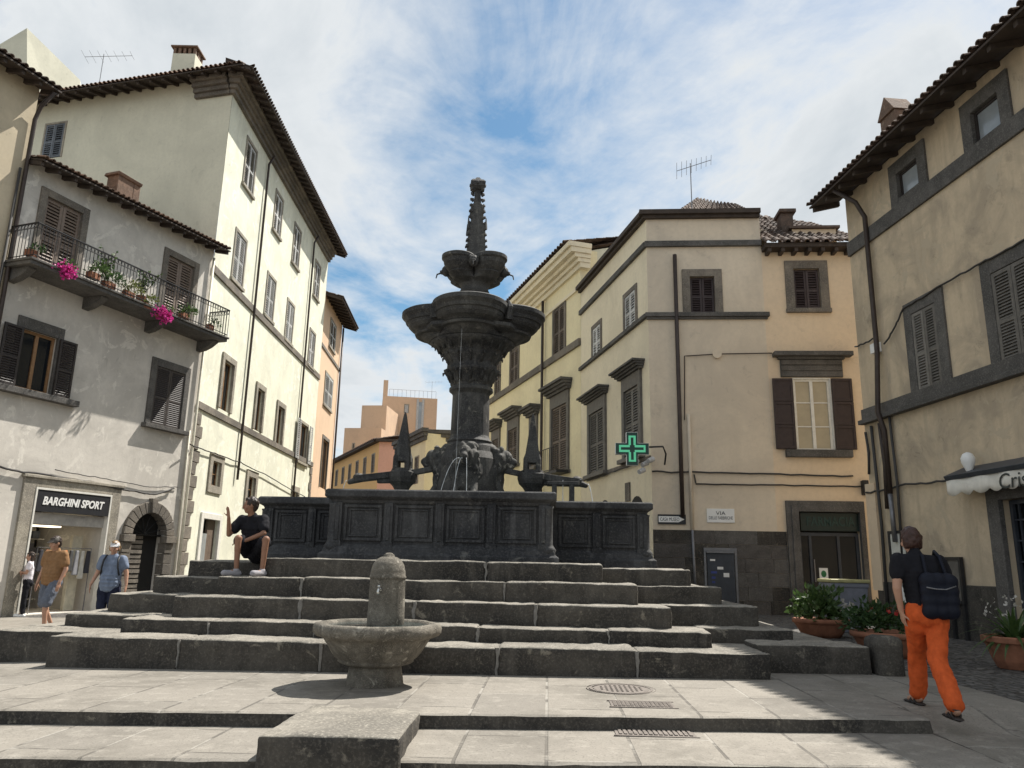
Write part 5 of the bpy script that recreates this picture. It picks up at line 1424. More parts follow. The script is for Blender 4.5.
# goods inside the shop
fl = zs+.02
gb = thing('clothes_rail', 'rail of dark and coloured sports clothes just inside the shop door', 'clothes rail', tuple(WB.P(inner[0]+1.0, fl, -.2)))
mb = MB(); mb.tube([WB.P(inner[0]+.5, fl, -.22), WB.P(inner[0]+.5, fl+1.7, -.22), WB.P(inner[1]-.15, fl+1.7, -.22), WB.P(inner[1]-.15, fl, -.22)], .015, 6); mb.build('frame', MAT['pipe_grey'], gb)
cols = [(.05, .05, .06), (.5, .12, .06), (.6, .55, .5), (.05, .07, .15), (.55, .2, .08), (.08, .08, .08), (.3, .3, .32), (.6, .58, .52)]
n_ = 9
for k in range(n_):
    u = inner[0]+.62+(inner[1]-inner[0]-.85)*k/(n_-1); mb = MB()
    w = .09; h = .55+.25*((k*37) % 5)/5
    mb.hexa([WB.P(u-w, fl+1.62-h, -.25), WB.P(u+w, fl+1.62-h, -.25), WB.P(u+w, fl+1.62-h, -.19), WB.P(u-w, fl+1.62-h, -.19), WB.P(u-w*.5, fl+1.64, -.25), WB.P(u+w*.5, fl+1.64, -.25), WB.P(u+w*.5, fl+1.64, -.19), WB.P(u-w*.5, fl+1.64, -.19)])
    mb.build('garment', uniq('garment_cloth', cols[k % len(cols)], .9), gb, bevel=.02)
mb = MB(); mb.wbox(WB, inner[1]-.55, inner[1]-.22, fl, fl+2.05, -.62, -.5)
o = mb.build('display_panel', uniq('display_panel', (.62, .57, .44), .6), None, bevel=.01, origin=tuple(WB.P(inner[1]-.5, fl, -.1))); tag(o, 'tall pale display panel at the right side of the sports shop entrance', 'display panel')

# shelves and stock deeper inside the shop
sv = thing('shop_shelving', 'pale shelving with folded sports goods at the back of the sports shop', 'shelving', tuple(WB.P((inner[0]+inner[1])/2, fl, -1.6)))
mb = MB()
for k in range(5): mb.wbox(WB, inner[0]+.3, inner[1]-.3, fl+.25+k*.42, fl+.28+k*.42, -2.3, -1.9)
mb.wbox(WB, inner[0]+.28, inner[1]-.28, fl, fl+2.3, -2.36, -2.302); mb.build('shelf', uniq('shelf_white', (.55, .53, .47)), sv)
for k in range(26):
    u = inner[0]+.45+(inner[1]-inner[0]-.9)*((k*0.37) % 1); lv = k % 5; mb = MB(); h = .14+.16*((k*29) % 7)/7
    mb.wbox(WB, u-.11, u+.11, fl+.281+lv*.42, fl+.281+lv*.42+h, -2.2+.004*k, -1.93+.004*k)
    mb.build('goods', MAT['garment_cloth'] if k % 3 else MAT['notice_red'] if k % 2 else MAT['slate_blue'], sv, bevel=.01)
lm_, ln_, lb_ = nt_mat('shop_light'); lb_.inputs['Emission Color'].default_value = (1, .86, .6, 1); lb_.inputs['Emission Strength'].default_value = 2.2
mb = MB(); mb.wbox(WB, inner[0]+.5, inner[1]-.4, zsb-.34, zsb-.30, -1.5, -1.2)
tag(mb.build('shop_lamp', lm_, None, origin=tuple(WB.P(inner[0]+1, zsb-.32, -1.3))), 'warm strip lamp on the ceiling inside the sports shop', 'lamp')
# pharmacy lettering
ps = thing('shop_sign', 'dark green pharmacy sign panel with faint FARMACIA lettering above the glass door', 'sign', tuple(WR.P((i_p := (WR.uz(831, 520)))[0], i_p[1], 0)))
pi_ = WR.rect(799.7,511.5, 862,512.2, 862.4,531, 801,531)
mb = MB(); mb.wbox(WR, pi_[0]+.02, pi_[1]-.02, pi_[2], pi_[3]-.03, -.2, -.04); mb.build('board', uniq('pharmacy_green', (.006, .022, .022), .35), ps)
text_mesh('FARMACIA', uniq('pharmacy_letter', (.010, .045, .042), .4), 'lettering', ps, WR, (pi_[0]+pi_[1])/2, (pi_[2]+pi_[3])/2, -.039, (pi_[3]-pi_[2])*.5, (pi_[1]-pi_[0])*.78, .012, 0, .02)
pn = WR.rect(821,568, 830,568, 830.5,588, 822,588)
po = thing('notice', 'small white notice with a green emblem on the pharmacy glass door', 'notice', tuple(WR.P(pn[0], pn[2], -.1)))
mb = MB(); mb.wbox(WR, pn[0], pn[1], pn[2], pn[3], -.158, -.150); mb.build('sheet', MAT['sign_white'], po)
mb = MB(); c_ = WR.P((pn[0]+pn[1])/2, pn[2]*.3+pn[3]*.7, -.149); mb.mesh([c_+WR.t*math.cos(2*PI*k/14)*.07+V((0, 0, math.sin(2*PI*k/14)*.09)) for k in range(14)], [tuple(range(14))]); mb.build('emblem', uniq('emblem_green', (.03, .16, .06)), po)

# green cross hung off the corner
gx = atY(632, 449, 21.0)
WX = Wall((gx.x, gx.y), (1, -.06))
gc_ = thing('pharmacy_cross', 'green pharmacy cross sign on a bracket at the corner of the house', 'sign', tuple(gx))
zc0 = gx.z; a_ = .46; w_ = .16
def cross_mb(a, w, d0, d1, W=WX, z=zc0):
    mb = MB(); P_ = [(-w, -a), (w, -a), (w, -w), (a, -w), (a, w), (w, w), (w, a), (-w, a), (-w, w), (-a, w), (-a, -w), (-w, -w)]
    vs = [W.P(p_[0], z+p_[1], d) for d in (d0, d1) for p_ in P_]
    mb.mesh(vs, [tuple(range(12))[::-1], tuple(range(12, 24))] + [(i, (i+1) % 12, 12+(i+1) % 12, 12+i) for i in range(12)]); return mb
cross_mb(a_, w_, -.10, .06).build('case', MAT['sign_white'], gc_, bevel=.01)
cross_mb(a_-.01, w_-.01, .061, .07).build('face', uniq('cross_dark', (.006, .05, .035), .3), gc_)
mb = MB()
for sx, sz in ((1, 1), (1, -1), (-1, 1), (-1, -1)):
    e = w_*.42; f = a_-.1; t_ = .03
    mb.wbox(WX, min(sx*e, sx*f), max(sx*e, sx*f), zc0+sz*e-t_, zc0+sz*e+t_, .07, .082)
    mb.wbox(WX, sx*e-t_, sx*e+t_, min(zc0+sz*(e+t_), zc0+sz*f), max(zc0+sz*(e+t_), zc0+sz*f), .0702, .0818)
for s_ in (-1, 1):
    mb.wbox(WX, min(s_*(f-.05), s_*f), max(s_*(f-.05), s_*f), zc0-e+t_, zc0+e-t_, .0701, .0815); mb.wbox(WX, -e+t_, e-t_, min(zc0+s_*(f-.05), zc0+s_*f), max(zc0+s_*(f-.05), zc0+s_*f), .0703, .0817)
gm, gn, gbs = nt_mat('cross_strip'); gbs.inputs['Base Color'].default_value = (.10, .50, .28, 1); gbs.inputs['Emission Color'].default_value = (.12, .6, .33, 1); gbs.inputs['Emission Strength'].default_value = .25
mb.build('strip', gm, gc_)
mb = MB(); mb.tube([WX.P(a_-.05, zc0+.06, -.02), WX.P(.85, zc0+.08, -.02), WX.P(.95, zc0-.1, -.2), WX.P(.95, zc0-.35, -.5)], .025, 6); mb.build('bracket', MAT['iron'], gc_)
scq = atY(645, 463, 21.2)
cm = thing('security_camera', 'grey security cameras clustered under the bracket of the green cross', 'camera', tuple(scq))
mb = MB()
for k, (dx, dz) in enumerate(((-.2, .06), (.05, .0), (-.05, -.2), (.2, .1))):
    c = scq+V((dx, -.05*k, dz)); mb.tube([c, c+V((-.16, -.12, -.08))], [.075, .065], 10)
mb.build('housing', uniq('camera_grey', (.5, .5, .5), .4), cm, bevel=.008)
mb = MB(); mb.tube([scq+V((.2, .0, .1)), scq+V((.3, .25, .15))], .03, 6); mb.build('arm', MAT['pipe_grey'], cm)
# street plaque and direction arrow
q = WR.rect(706.8,508.7, 734.7,509, 734,522.7, 706.8,522.6)
pl = thing('street_plaque', 'white marble street name plaque on the taupe wall above the stone base', 'sign', tuple(WR.P(q[0], q[2], 0)))
mb = MB(); mb.wbox(WR, q[0], q[1], q[2], q[3], .002, .03); mb.build('slab', MAT['sign_white'], pl, bevel=.006)
ink = uniq('ink', (.04, .04, .045)); um = (q[0]+q[1])/2
text_mesh('VIA', ink, 'lettering', pl, WR, um, q[2]+(q[3]-q[2])*.68, .0305, .10, .26, .003)
text_mesh('DELLE FABBRICHE', ink, 'lettering', pl, WR, um, q[2]+(q[3]-q[2])*.34, .0305, .085, (q[1]-q[0])*.86, .003)
q = WR.rect(657,515, 685.6,515.5, 685.6,523.6, 657,523.4); q = (q[0]+.02, q[1], q[2], q[3])
dg_ = thing('direction_sign', 'white arrow direction sign with a black border pointing right at the house corner', 'sign', tuple(WR.P(q[0], q[2], 0)))
mb = MB(); mb.wbox(WR, q[0], q[1], q[2]-.02, q[3]+.02, .02, .05); mb.build('back_plate', MAT['black_board'], dg_)
zm = (q[2]+q[3])/2; hq = (q[3]-q[2])*.36
P_ = [(q[0]+.02, zm-hq), (q[1]-.2, zm-hq), (q[1]-.04, zm), (q[1]-.2, zm+hq), (q[0]+.02, zm+hq)]
mb = MB(); vs = [WR.P(a, b, d) for d in (.045, .056) for a, b in P_]; mb.mesh(vs, [(4, 3, 2, 1, 0), (5, 6, 7, 8, 9)] + [(k, (k+1) % 5, 5+(k+1) % 5, 5+k) for k in range(5)]); mb.build('arrow', MAT['sign_white'], dg_)
text_mesh('CASA MUSEO', ink, 'lettering', dg_, WR, (q[0]+q[1])/2-.06, zm, .0565, .10, (q[1]-q[0])*.68, .003)
# cash machine / notice cabinet in the stone base
q = WR.rect(707,553, 734.5,553.5, 735,610, 708,610); zg_ = gz(WR.P(q[0], 0).x); q = (q[0], q[1], zg_+.1, q[3])
at_ = thing('cash_machine', 'blue grey metal cabinet with small stickers set in the stone base', 'cabinet', tuple(WR.P(q[0], q[2], 0)))
mb = MB(); mb.wbox(WR, q[0], q[1], q[2], q[3], -.02, .08); mb.build('body', MAT['slate_blue'], at_, bevel=.01)
mb = MB(); mb.wbox(WR, q[0]-.02, q[1]+.0, q[3]+.003, q[3]+.06, .0, .12); mb.wring(WR, (q[0]-.08, q[1]+.08, q[2], q[3]+.14), (q[0]-.025, q[1]+.02, q[2], q[3]+.065), 0, .06); mb.build('frame', MAT['pipe_grey'], at_)
mb = MB()
for du, dz, w, h, c in ((.10, .16, .14, .05, 0), (.36, .36, .16, .07, 0), (.12, .48, .16, .06, 1), (.58, .52, .15, .11, 0), (.14, .62, .10, .06, 1), (.15, .74, .08, .05, 1)):
    mb.wbox(WR, q[0]+du*(q[1]-q[0]), q[0]+du*(q[1]-q[0])+w, q[3]-dz-h, q[3]-dz, .078, .084, c)
mb.build('sticker', [MAT['sign_white'], uniq('sticker_blue', (.05, .07, .25))], at_)

# awning with scalloped valance
aw0 = WH.uz(947, 482, .35)[0]; az1 = WH.uz(948, 481, .35)[1]; az0 = WH.uz(950, 497, .35)[1]
aw = thing('awning', 'cream scalloped shop awning lettered Cris over the barred shop window on the right', 'awning', tuple(WH.P(aw0, az0, .2)))
AL_ = 3.6
mb = MB(); mb.hexa([WH.P(aw0, az1, .38), WH.P(aw0+AL_, az1, .38), WH.P(aw0+AL_, az1+.12, 0), WH.P(aw0, az1+.12, 0), WH.P(aw0, az1+.08, .42), WH.P(aw0+AL_, az1+.08, .42), WH.P(aw0+AL_, az1+.26, .0), WH.P(aw0, az1+.26, .0)]); mb.build('cassette', MAT['slate_blue'], aw, bevel=.01)
mb = MB(); n_ = 96; vs = []
for k in range(n_+1):
    u = AL_*k/n_; sc = abs(math.sin(PI*u/.36)); dd = .36+.012*math.sin(u*9)
    zb3 = az0 + .07 - .07*sc
    for z_, d_ in ((az1+.01, dd), (az0+.12, dd+.01*math.sin(u*14)), (zb3, dd+.015*math.sin(u*11))): vs.append(WH.P(aw0+u, z_, d_))
mb.mesh(vs, [(3*k+j, 3*k+3+j, 3*k+4+j, 3*k+1+j) for k in range(n_) for j in range(2)])
va = mb.build('valance', stucco('canvas', (.74, .71, .64), (.46, .44, .39), .6, None, 1.5, .7, .9, .1), aw, smooth=True)
m_ = va.modifiers.new('solid', 'SOLIDIFY'); m_.thickness = .006
text_mesh('Cris', uniq('awning_ink', (.05, .055, .05)), 'lettering', aw, WH, WH.uz(1012, 480, .4)[0], WH.uz(1010, 480, .4)[1]-.0, .385, .25, .62, .004, .1)
# white globe lamp on the wall above the awning
q = WH.uz(970, 463, .25); lp = thing('wall_lamp', 'white egg shaped lamp above the left end of the cream awning', 'lamp', tuple(WH.P(q[0], q[1], .25)))
mb = MB(); mb.lathe(WH.P(q[0], q[1], .28), [(.03, -.20), (.06, -.12), (.11, 0), (.12, .08), (.08, .16), (.02, .19)], 16); mb.build('shade', MAT['sign_white'], lp, smooth=True)
mb = MB(); mb.tube([WH.P(q[0], q[1]-.2, .28), WH.P(q[0], q[1]-.32, .25), WH.P(q[0], q[1]-.34, -.02)], .022, 6); mb.build('arm', MAT['iron'], lp)
# notice boards
q = WH.rect(889,534, 904,533, 907,575, 892,577, d=.1)
nb = thing('notice_board', 'narrow white poster board with a second small sheet below, on the tan wall', 'notice board', tuple(WH.P(q[0], q[2], 0)))
mb = MB(); mb.wring(WH, (q[0]-.06, q[1]+.06, q[2]-.06, q[3]+.06), q, .0, .09); mb.build('frame', MAT['iron'], nb)
mb = MB(); mb.wbox(WH, q[0]+.002, q[1]-.002, q[2]+.002, q[3]-.002, .02, .07); mb.build('sheet', stucco('poster', (.62, .62, .58), (.42, .43, .40), .6, None, 3, .2, .6, 0), nb)
mb = MB(); mb.wbox(WH, q[0]-.02, q[1]-.05, q[2]-.52, q[2]-.09, .0, .06); mb.build('lower_sheet', MAT['sign_white'], nb)
q = WH.rect(944,557, 956,557, 960,600, 948,600, d=.1); q = (q[0], q[1]+.1, .75, q[3])
mn = thing('menu_board', 'black framed menu board against the tan wall behind the woman in orange trousers', 'menu board', tuple(WH.P(q[0], .1, .2)))
mb = MB(); mb.wring(WH, q, inset(q, .06), .03, .10); mb.wbox(WH, q[0]+.02, q[0]+.09, .1, q[2], .03, .09); mb.wbox(WH, q[1]-.09, q[1]-.02, .1, q[2], .03, .09); mb.build('frame', MAT['iron'], mn)
mb = MB(); q2 = inset(q, .058); mb.wbox(WH, q2[0], q2[1], q2[2], q2[3], .05, .08); mb.build('sheet', MAT['shutter_slate'], mn)
q = WH.uz(874, 348, .1); mb = MB(); mb.wbox(WH, q[0]-.13, q[0]+.13, q[1]-.11, q[1]+.11, .0, .12)
tag(mb.build('junction_box', MAT['sign_white'], None, bevel=.01, origin=tuple(WH.P(q[0], q[1], 0))), 'small white electrical box beside the brown drainpipe on the tan house', 'electrical box')
q = WR.uz(865, 487, .1); mb = MB(); mb.wbox(WR, q[0]-.08, q[0]+.08, q[1]-.22, q[1]+.18, .0, .2)
tag(mb.build('wall_fixture', MAT['iron'], None, bevel=.02, origin=tuple(WR.P(q[0], q[1], 0))), 'small black fixture at the inner corner above the pharmacy doorway', 'wall fixture')

def cable(pts, label, r=.018, mat='cable'):
    mb = MB(); mb.tube(pts, r, 5); o = mb.build('cable', MAT[mat], None, smooth=True, origin=tuple(pts[0])); tag(o, label, 'cable', 'cables strung along the walls'); return o
def wl(W, pxs, d=.05, s=.0, wob=.03):
    out = []
    P3 = [W.P(*W.uz(x, y, d), d) for x, y in pxs]
    for a, b in zip(P3[:-1], P3[1:]): out += sag(a, b, s, 8, wob)[(1 if out else 0):]
    return out
cable(wl(WB, [(0, 467), (45, 474), (90, 482), (135, 491), (155, 494), (174, 488)], .08, .03), 'thick cable sagging across the grey house just above the shop', .030)
cable(wl(WB, [(55, 470), (100, 478), (150, 487), (178, 487)], .05, .0), 'thin cable along the grey house over the arched door', .014)
cable(wl(WC, [(190, 444), (215, 453), (240, 462), (265, 474), (305, 497)], .1, .03), 'cable looping along the sunlit cream facade below the lower string course', .022)
cable(wl(WR, [(652, 471), (690, 472), (770, 474), (853, 476)], .05, .01), 'upper dark cable crossing the taupe wall below the open window', .025)
cable(wl(WR, [(694, 474), (696, 484), (770, 485), (868, 486)], .05, .01), 'lower dark cable crossing the taupe wall above the pharmacy', .022)
cable(wl(WR, [(684.5, 420), (684.5, 356), (717, 354), (772, 353)], .05, .0, 0), 'thin conduit framing the plain taupe wall between the two upper windows', .016, 'pipe_brown')
q = WR.uz(717, 354, .05); mb = MB(); mb.tube([WR.P(q[0], q[1], .0), WR.P(q[0], q[1], .08)], .13, 12)
tag(mb.build('junction_box', MAT['stucco_taupe'], None, origin=tuple(WR.P(q[0], q[1], 0))), 'round taupe junction box on the conduit of the corner house', 'electrical box')
cable(wl(GL, [(587, 481), (615, 471), (640, 462), (650, 459)], .08, .01), 'cable along the pale street side of the corner house below the shutters', .025)
cable(wl(WH, [(884, 344), (893, 330), (903, 308), (942, 284), (980, 263), (1024, 240)], .07, .02), 'cable over the shuttered windows of the tan house', .02)
cable(wl(WH, [(855, 347), (877, 336)], .07, .02), 'short cable stub at the far corner of the tan house', .02)
cable(wl(WH, [(866, 493), (905, 484), (948, 480)], .06, .02), 'cable running along the tan wall up to the awning', .022)

# ================================================================== plants
leaf_mats = {}
def leaf_mat(name, c, c2, tr=.35):
    m, nt, b = nt_mat(name)
    oi = nt.nodes.new('ShaderNodeTexCoord'); n_ = noise_n(nt, oi.outputs['Object'], 14, 3)
    col = mix(nt, ramp(nt, n_, .35, .7), c, c2); nt.links.new(col, b.inputs['Base Color'])
    b.inputs['Roughness'].default_value = .5; b.inputs['Transmission Weight'].default_value = 0
    b.inputs['Subsurface Weight'].default_value = 0
    tb_ = nt.nodes.new('ShaderNodeBsdfTranslucent'); nt.links.new(col, tb_.inputs['Color'])
    ms = nt.nodes.new('ShaderNodeMixShader'); ms.inputs[0].default_value = tr
    nt.links.new(b.outputs[0], ms.inputs[1]); nt.links.new(tb_.outputs[0], ms.inputs[2])
    nt.links.new(ms.outputs[0], nt.nodes['Material Output'].inputs['Surface']); return m
LG_ = leaf_mat('leaf_green', (.045, .09, .025), (.09, .14, .04)); LD = leaf_mat('leaf_dark', (.03, .065, .022), (.055, .10, .03))
LY = leaf_mat('leaf_olive', (.10, .13, .04), (.15, .16, .05)); PK = leaf_mat('petal_pink', (.55, .03, .25), (.70, .08, .38)); RD = leaf_mat('petal_red', (.45, .03, .03), (.55, .08, .06)); WP = leaf_mat('petal_white', (.6, .58, .55), (.5, .48, .42))
def leaf(mb, c, d, up, L, w, m=0, bend=.3):
    d = d.normalized(); s = d.cross(up)
    if s.length < 1e-4: s = d.orthogonal()
    s.normalize(); n_ = s.cross(d)
    a = c; b = c+d*L*.5+n_*L*.06; e = c+d*L-n_*L*bend*.5
    mb.mesh([a, b-s*w, b+s*w, e, b+n_*w*-.25], [(0, 1, 4), (0, 4, 2), (1, 3, 4), (4, 3, 2)], m)
def rv(r): return V((r.gauss(0, 1), r.gauss(0, 1), r.gauss(0, 1))).normalized()
def bush_mb(mb, c, rx, ry, rz, n, L, r, m=0, stems=6):
    c = V(c)
    for k in range(n):
        d = rv(r); q = V((d.x*rx, d.y*ry, abs(d.z)*rz if r.random() < .85 else d.z*rz*.3))*(r.uniform(.35, 1.05))
        q = q*(1+.35*noise.noise(q*4))
        dd = (q.normalized()+rv(r)*.8+V((0, 0, .2)))
        leaf(mb, c+q, dd, rv(r), L*r.uniform(.6, 1.3), L*.27*r.uniform(.7, 1.2), m, r.uniform(0, .8))
def strap_mb(mb, c, n, L, w, r, m=0, spread=1.0):
    c = V(c)
    for k in range(n):
        an = r.uniform(0, 2*PI); el = r.uniform(.35, 1.35); o = V((math.cos(an), math.sin(an), 0)); l = L*r.uniform(.6, 1.1)
        p_ = c+o*r.uniform(0, .1); d = (o*math.cos(el)*spread+V((0, 0, math.sin(el)))).normalized(); s = d.cross(V((0, 0, 1))).normalized()
        pts = []; K = 6
        for i in range(K+1):
            ww = w*(1-(i/K)**2)*.5+.001; pts.append((p_-s*ww, p_+s*ww)); d = (d+V((0, 0, -.17-.1*(1-el/1.4)))).normalized(); p_ = p_+d*l/K
        vs = [q_ for pr_ in pts for q_ in pr_]; mb.mesh(vs, [(2*i, 2*i+1, 2*i+3, 2*i+2) for i in range(K)], m)
def pot(loc, prof, label, oct_=None, sx=1.0):
    p_ = thing('flower_pot', label, 'flower pot', tuple(loc)); mb = MB()
    mb.lathe(V(loc), prof, oct_ or 28)
    if sx != 1.0:
        for v in mb.v: v.x = loc[0]+(v.x-loc[0])*sx
    mb.build('pot', MAT['terracotta'], p_, smooth=not oct_, bevel=0 if not oct_ else .012)
    z = prof[-2][1]-.03
    mb = MB(); mb.face([V(loc)+V((math.cos(2*PI*k/16)*prof[-2][0]*sx, math.sin(2*PI*k/16)*prof[-2][0], z)) for k in range(16)]); mb.build('soil', uniq('soil', (.03, .022, .016), .95), p_)
    return p_
r = random.Random(21)
def ground_at(x, y):
    q = atZ(x, y, .12); q.z = gz(q.x); return q
# right-hand pot with strap leaves
g1 = ground_at(1018, 668); s1 = 1.0
ppot = pot(g1, [(.22, 0), (.27, .10), (.33, .28), (.35, .32), (.38, .325), (.385, .40), (.36, .41), (.34, .40), (.32, .36)], 'terracotta tub with long arching strap leaves and tiny white flowers, far right', 12)
mb = MB(); strap_mb(mb, g1+V((0, 0, .36)), 75, .62, .055, r)
for k in range(45): d = rv(r); q = g1+V((d.x*.33, d.y*.3, .62+abs(d.z)*.32)); leaf(mb, q, rv(r), rv(r), .05, .02, 1)
mb.build('plant', [LG_, WP], ppot, recalc=False)
# left pots near the pharmacy
g2 = ground_at(822, 636)
p2_ = pot(g2, [(.27, 0), (.32, .08), (.39, .22), (.41, .25), (.43, .255), (.43, .32), (.41, .33), (.38, .30), (.36, .28)], 'wide terracotta pot with a bushy green plant and pale flowers, nearer the pharmacy door', None, 1.2)
mb = MB(); bush_mb(mb, g2+V((-.02, 0, .36)), .50, .34, .52, 520, .15, r); strap_mb(mb, g2+V((0, 0, .4)), 34, .55, .045, r)
for k in range(26): d = rv(r); leaf(mb, g2+V((.34+d.x*.16, -.22+d.y*.15, .42+d.z*.25)), rv(r), rv(r), .11, .05, 1)
mb.build('plant', [LG_, WP], p2_, recalc=False)
g3 = ground_at(893, 655)
p3_ = pot(g3, [(.34, 0), (.40, .09), (.47, .24), (.49, .27), (.52, .275), (.52, .34), (.49, .35), (.46, .32), (.43, .30)], 'large terracotta bowl of low dark plants with a few red flowers beside the woman', None, 1.1)
mb = MB(); bush_mb(mb, g3+V((-.1, 0, .42)), .56, .38, .30, 520, .11, r); bush_mb(mb, g3+V((-.36, 0, .4)), .28, .25, .36, 200, .10, r)
for k in range(22): d = rv(r); leaf(mb, g3+V((d.x*.45, d.y*.3-.1, .5+abs(d.z)*.2)), rv(r), rv(r), .07, .035, 1)
mb.build('plant', [LD, RD], p3_, recalc=False)
# bin behind the pots
bq = ground_at(847, 631)
bn = thing('waste_bin', 'grey plastic bin with a pale yellow rim standing between the plants by the pharmacy', 'bin', tuple(bq))
mb = MB(); T = [(0, .29), (.85, .36), (.87, .38), (.95, .38)]
vs = [bq+V((sx*h, sy*h*.85, z)) for z, h in T for sx, sy in ((-1, -1), (1, -1), (1, 1), (-1, 1))]
mb.mesh(vs, [(k*4+j, k*4+(j+1) % 4, k*4+4+(j+1) % 4, k*4+4+j) for k in range(3) for j in range(4)] + [(3, 2, 1, 0), (12, 13, 14, 15)]); mb.build('body', uniq('bin_grey', (.20, .21, .25), .5), bn, bevel=.025)
mb = MB(); mb.box(bq+V((-.40, -.35, .952)), bq+V((.40, .35, 1.02))); mb.build('lid', uniq('bin_yellow', (.42, .39, .19), .5), bn, bevel=.02)
# balcony flowers
def bal_plant(px, name, label, n, rad, L, mats, flower=0, hang=.0, dd=1.02):
    u, z = WB.uz(px[0], px[1], dd); c = WB.P(u, z, dd)
    p_ = thing('balcony_plant', label, 'plant', tuple(c), 'flowering plants along the iron balcony')
    mb = MB(); mb.obox(c+V((0, 0, -rad*.35))-WB.n*.16, WB.t*max(.12, rad*.6), WB.n*.09, V((0, 0, .09))); mb.build('planter', MAT['terracotta'], p_, bevel=.01)
    mb = MB(); bush_mb(mb, c, rad*1.1, rad*.8, rad, n, L, r, 0)
    if flower:
        for k in range(flower):
            d = rv(r); st_ = r.random()**.7; lump = 1+.55*noise.noise(d*1.7+c); q = c+WB.t*d.x*rad*1.55*st_*lump+WB.n*d.y*rad*.7*st_+V((0, 0, (d.z*rad*.85*st_*lump-hang-(.25*rad if abs(d.x) < .4 and d.z < 0 else 0))))
            for t_ in range(3): leaf(mb, q+rv(r)*.03, rv(r), rv(r), .075, .036, 1)
    mb.build('foliage', mats, p_, recalc=False)
bal_plant((67, 268), '', 'bright magenta flowers at the left end of the iron balcony, below the first door', 80, .25, .09, [LG_, PK], 110, .05)
bal_plant((165, 311), '', 'bright magenta flowers hanging over the balcony edge near the second door', 80, .28, .09, [LG_, PK], 140, .08)
bal_plant((98, 272), '', 'sparse green potted plant left of the middle of the iron balcony', 130, .28, .11, [LG_])
bal_plant((113, 281), '', 'low dark green plant in the middle of the iron balcony', 170, .32, .10, [LD])
bal_plant((133, 291), '', 'olive leaved plant right of the middle of the iron balcony', 130, .28, .10, [LY])
bal_plant((150, 303), '', 'small trailing green plant left of the hanging magenta flowers', 110, .25, .09, [LY])
bal_plant((188, 313), '', 'leafy green plant right of the hanging magenta flowers', 130, .26, .12, [LG_])
bal_plant((36, 250), '', 'small dark plant in the left corner of the iron balcony', 70, .2, .09, [LD], dd=.8)
bal_plant((214, 325), '', 'small plant in the right corner of the iron balcony', 70, .2, .09, [LD], dd=.85)
for px, lab, h in (((110, 262), 'tall thin leggy plant rising behind the balcony rail', 1.0), ((143, 283), 'second leggy plant rising behind the balcony rail nearer the right door', .95)):
    u, z = WB.uz(px[0], px[1], .75); z = bz+.17; c = WB.P(u, z, .75); p_ = thing('balcony_plant', lab, 'plant', tuple(c), 'flowering plants along the iron balcony')
    mb = MB(); mb.lathe(c, [(.11, 0), (.15, .24), (.13, .24)], 12); mb.build('pot', MAT['terracotta'], p_)
    mb = MB()
    for k in range(7):
        q = c+V((0, 0, .22)); d = V((r.gauss(0, .22), r.gauss(0, .22), 1)).normalized(); e = q+d*h*r.uniform(.6, 1.05); mb.tube([q, (q+e)/2+rv(r)*.03, e], .008, 4, 1)
        for j in range(16): t_ = r.uniform(.3, 1); leaf(mb, q.lerp(e, t_), rv(r)+V((0, 0, .3)), rv(r), .13, .032)
    mb.build('foliage', [LG_, MAT['wood_brown']], p_, recalc=False)
# weeds in the joint of the lower step
mb = MB(); c = atZ(66, 724, -.12)
for k in range(120): q = c+V((r.uniform(-.33, .36), r.uniform(.0, .06), -.0)); q.z = ground_z(q.x, 6.5); leaf(mb, q, V((r.gauss(0, .5), r.gauss(-.3, .4), 1)), rv(r), r.uniform(.03, .08), .008)
tag(mb.build('weeds', LG_, None, recalc=False, origin=tuple(c)), kind='stuff')
bpy.data.objects['weeds']['label'] = 'green weeds growing in the joint at the foot of the shallow step'; bpy.data.objects['weeds']['category'] = 'weeds'
# ================================================================== people
SKIN = plain('skin', (.44, .25, .17), .55, .12, 12, 0, .35, .05); SKIN_T = plain('skin_tan', (.26, .135, .085), .55, .12, 12, 0, .35, .05)
def hand_mb(mb, w, d, n_, s=1.0, curl=.5, side=1, spread=.12):
    """palm with four unequal bent fingers and a thumb leaving its side; d: along the hand, n_: out of the back of the hand"""
    w, d, n_ = V(w), V(d).normalized(), V(n_).normalized(); x = d.cross(n_).normalized(); n_ = x.cross(d).normalized()
    c = w + d*.045*s
    for t_ in (-.027, -.009, .009, .027): cap(mb, w+d*.01*s+x*t_*.7*s, w+d*.085*s+x*t_*s, .0145*s, .0125*s, 8)
    for k, (t_, L) in enumerate(((-.030, .072), (-.010, .082), (.010, .076), (.029, .060))):
        p_ = w+d*.088*s+x*t_*s; dd = (d + x*t_*spread*8).normalized(); rr = .0098*s
        for j in range(3):
            dd = (dd - n_*curl*(.35+.25*j)).normalized(); q = p_+dd*L*s*(.45, .32, .23)[j]; cap(mb, p_, q, rr, rr*.9, 8); p_ = q; rr *= .9
    p_ = w+d*.03*s - x*side*.024*s; dd = (d*.55 - x*side*.8 - n_*.25).normalized(); rr = .012*s
    for j in range(2):
        q = p_+dd*.036*s; cap(mb, p_, q, rr, rr*.9, 8); p_ = q; dd = (dd+d*.5-n_*curl*.4).normalized(); rr *= .9

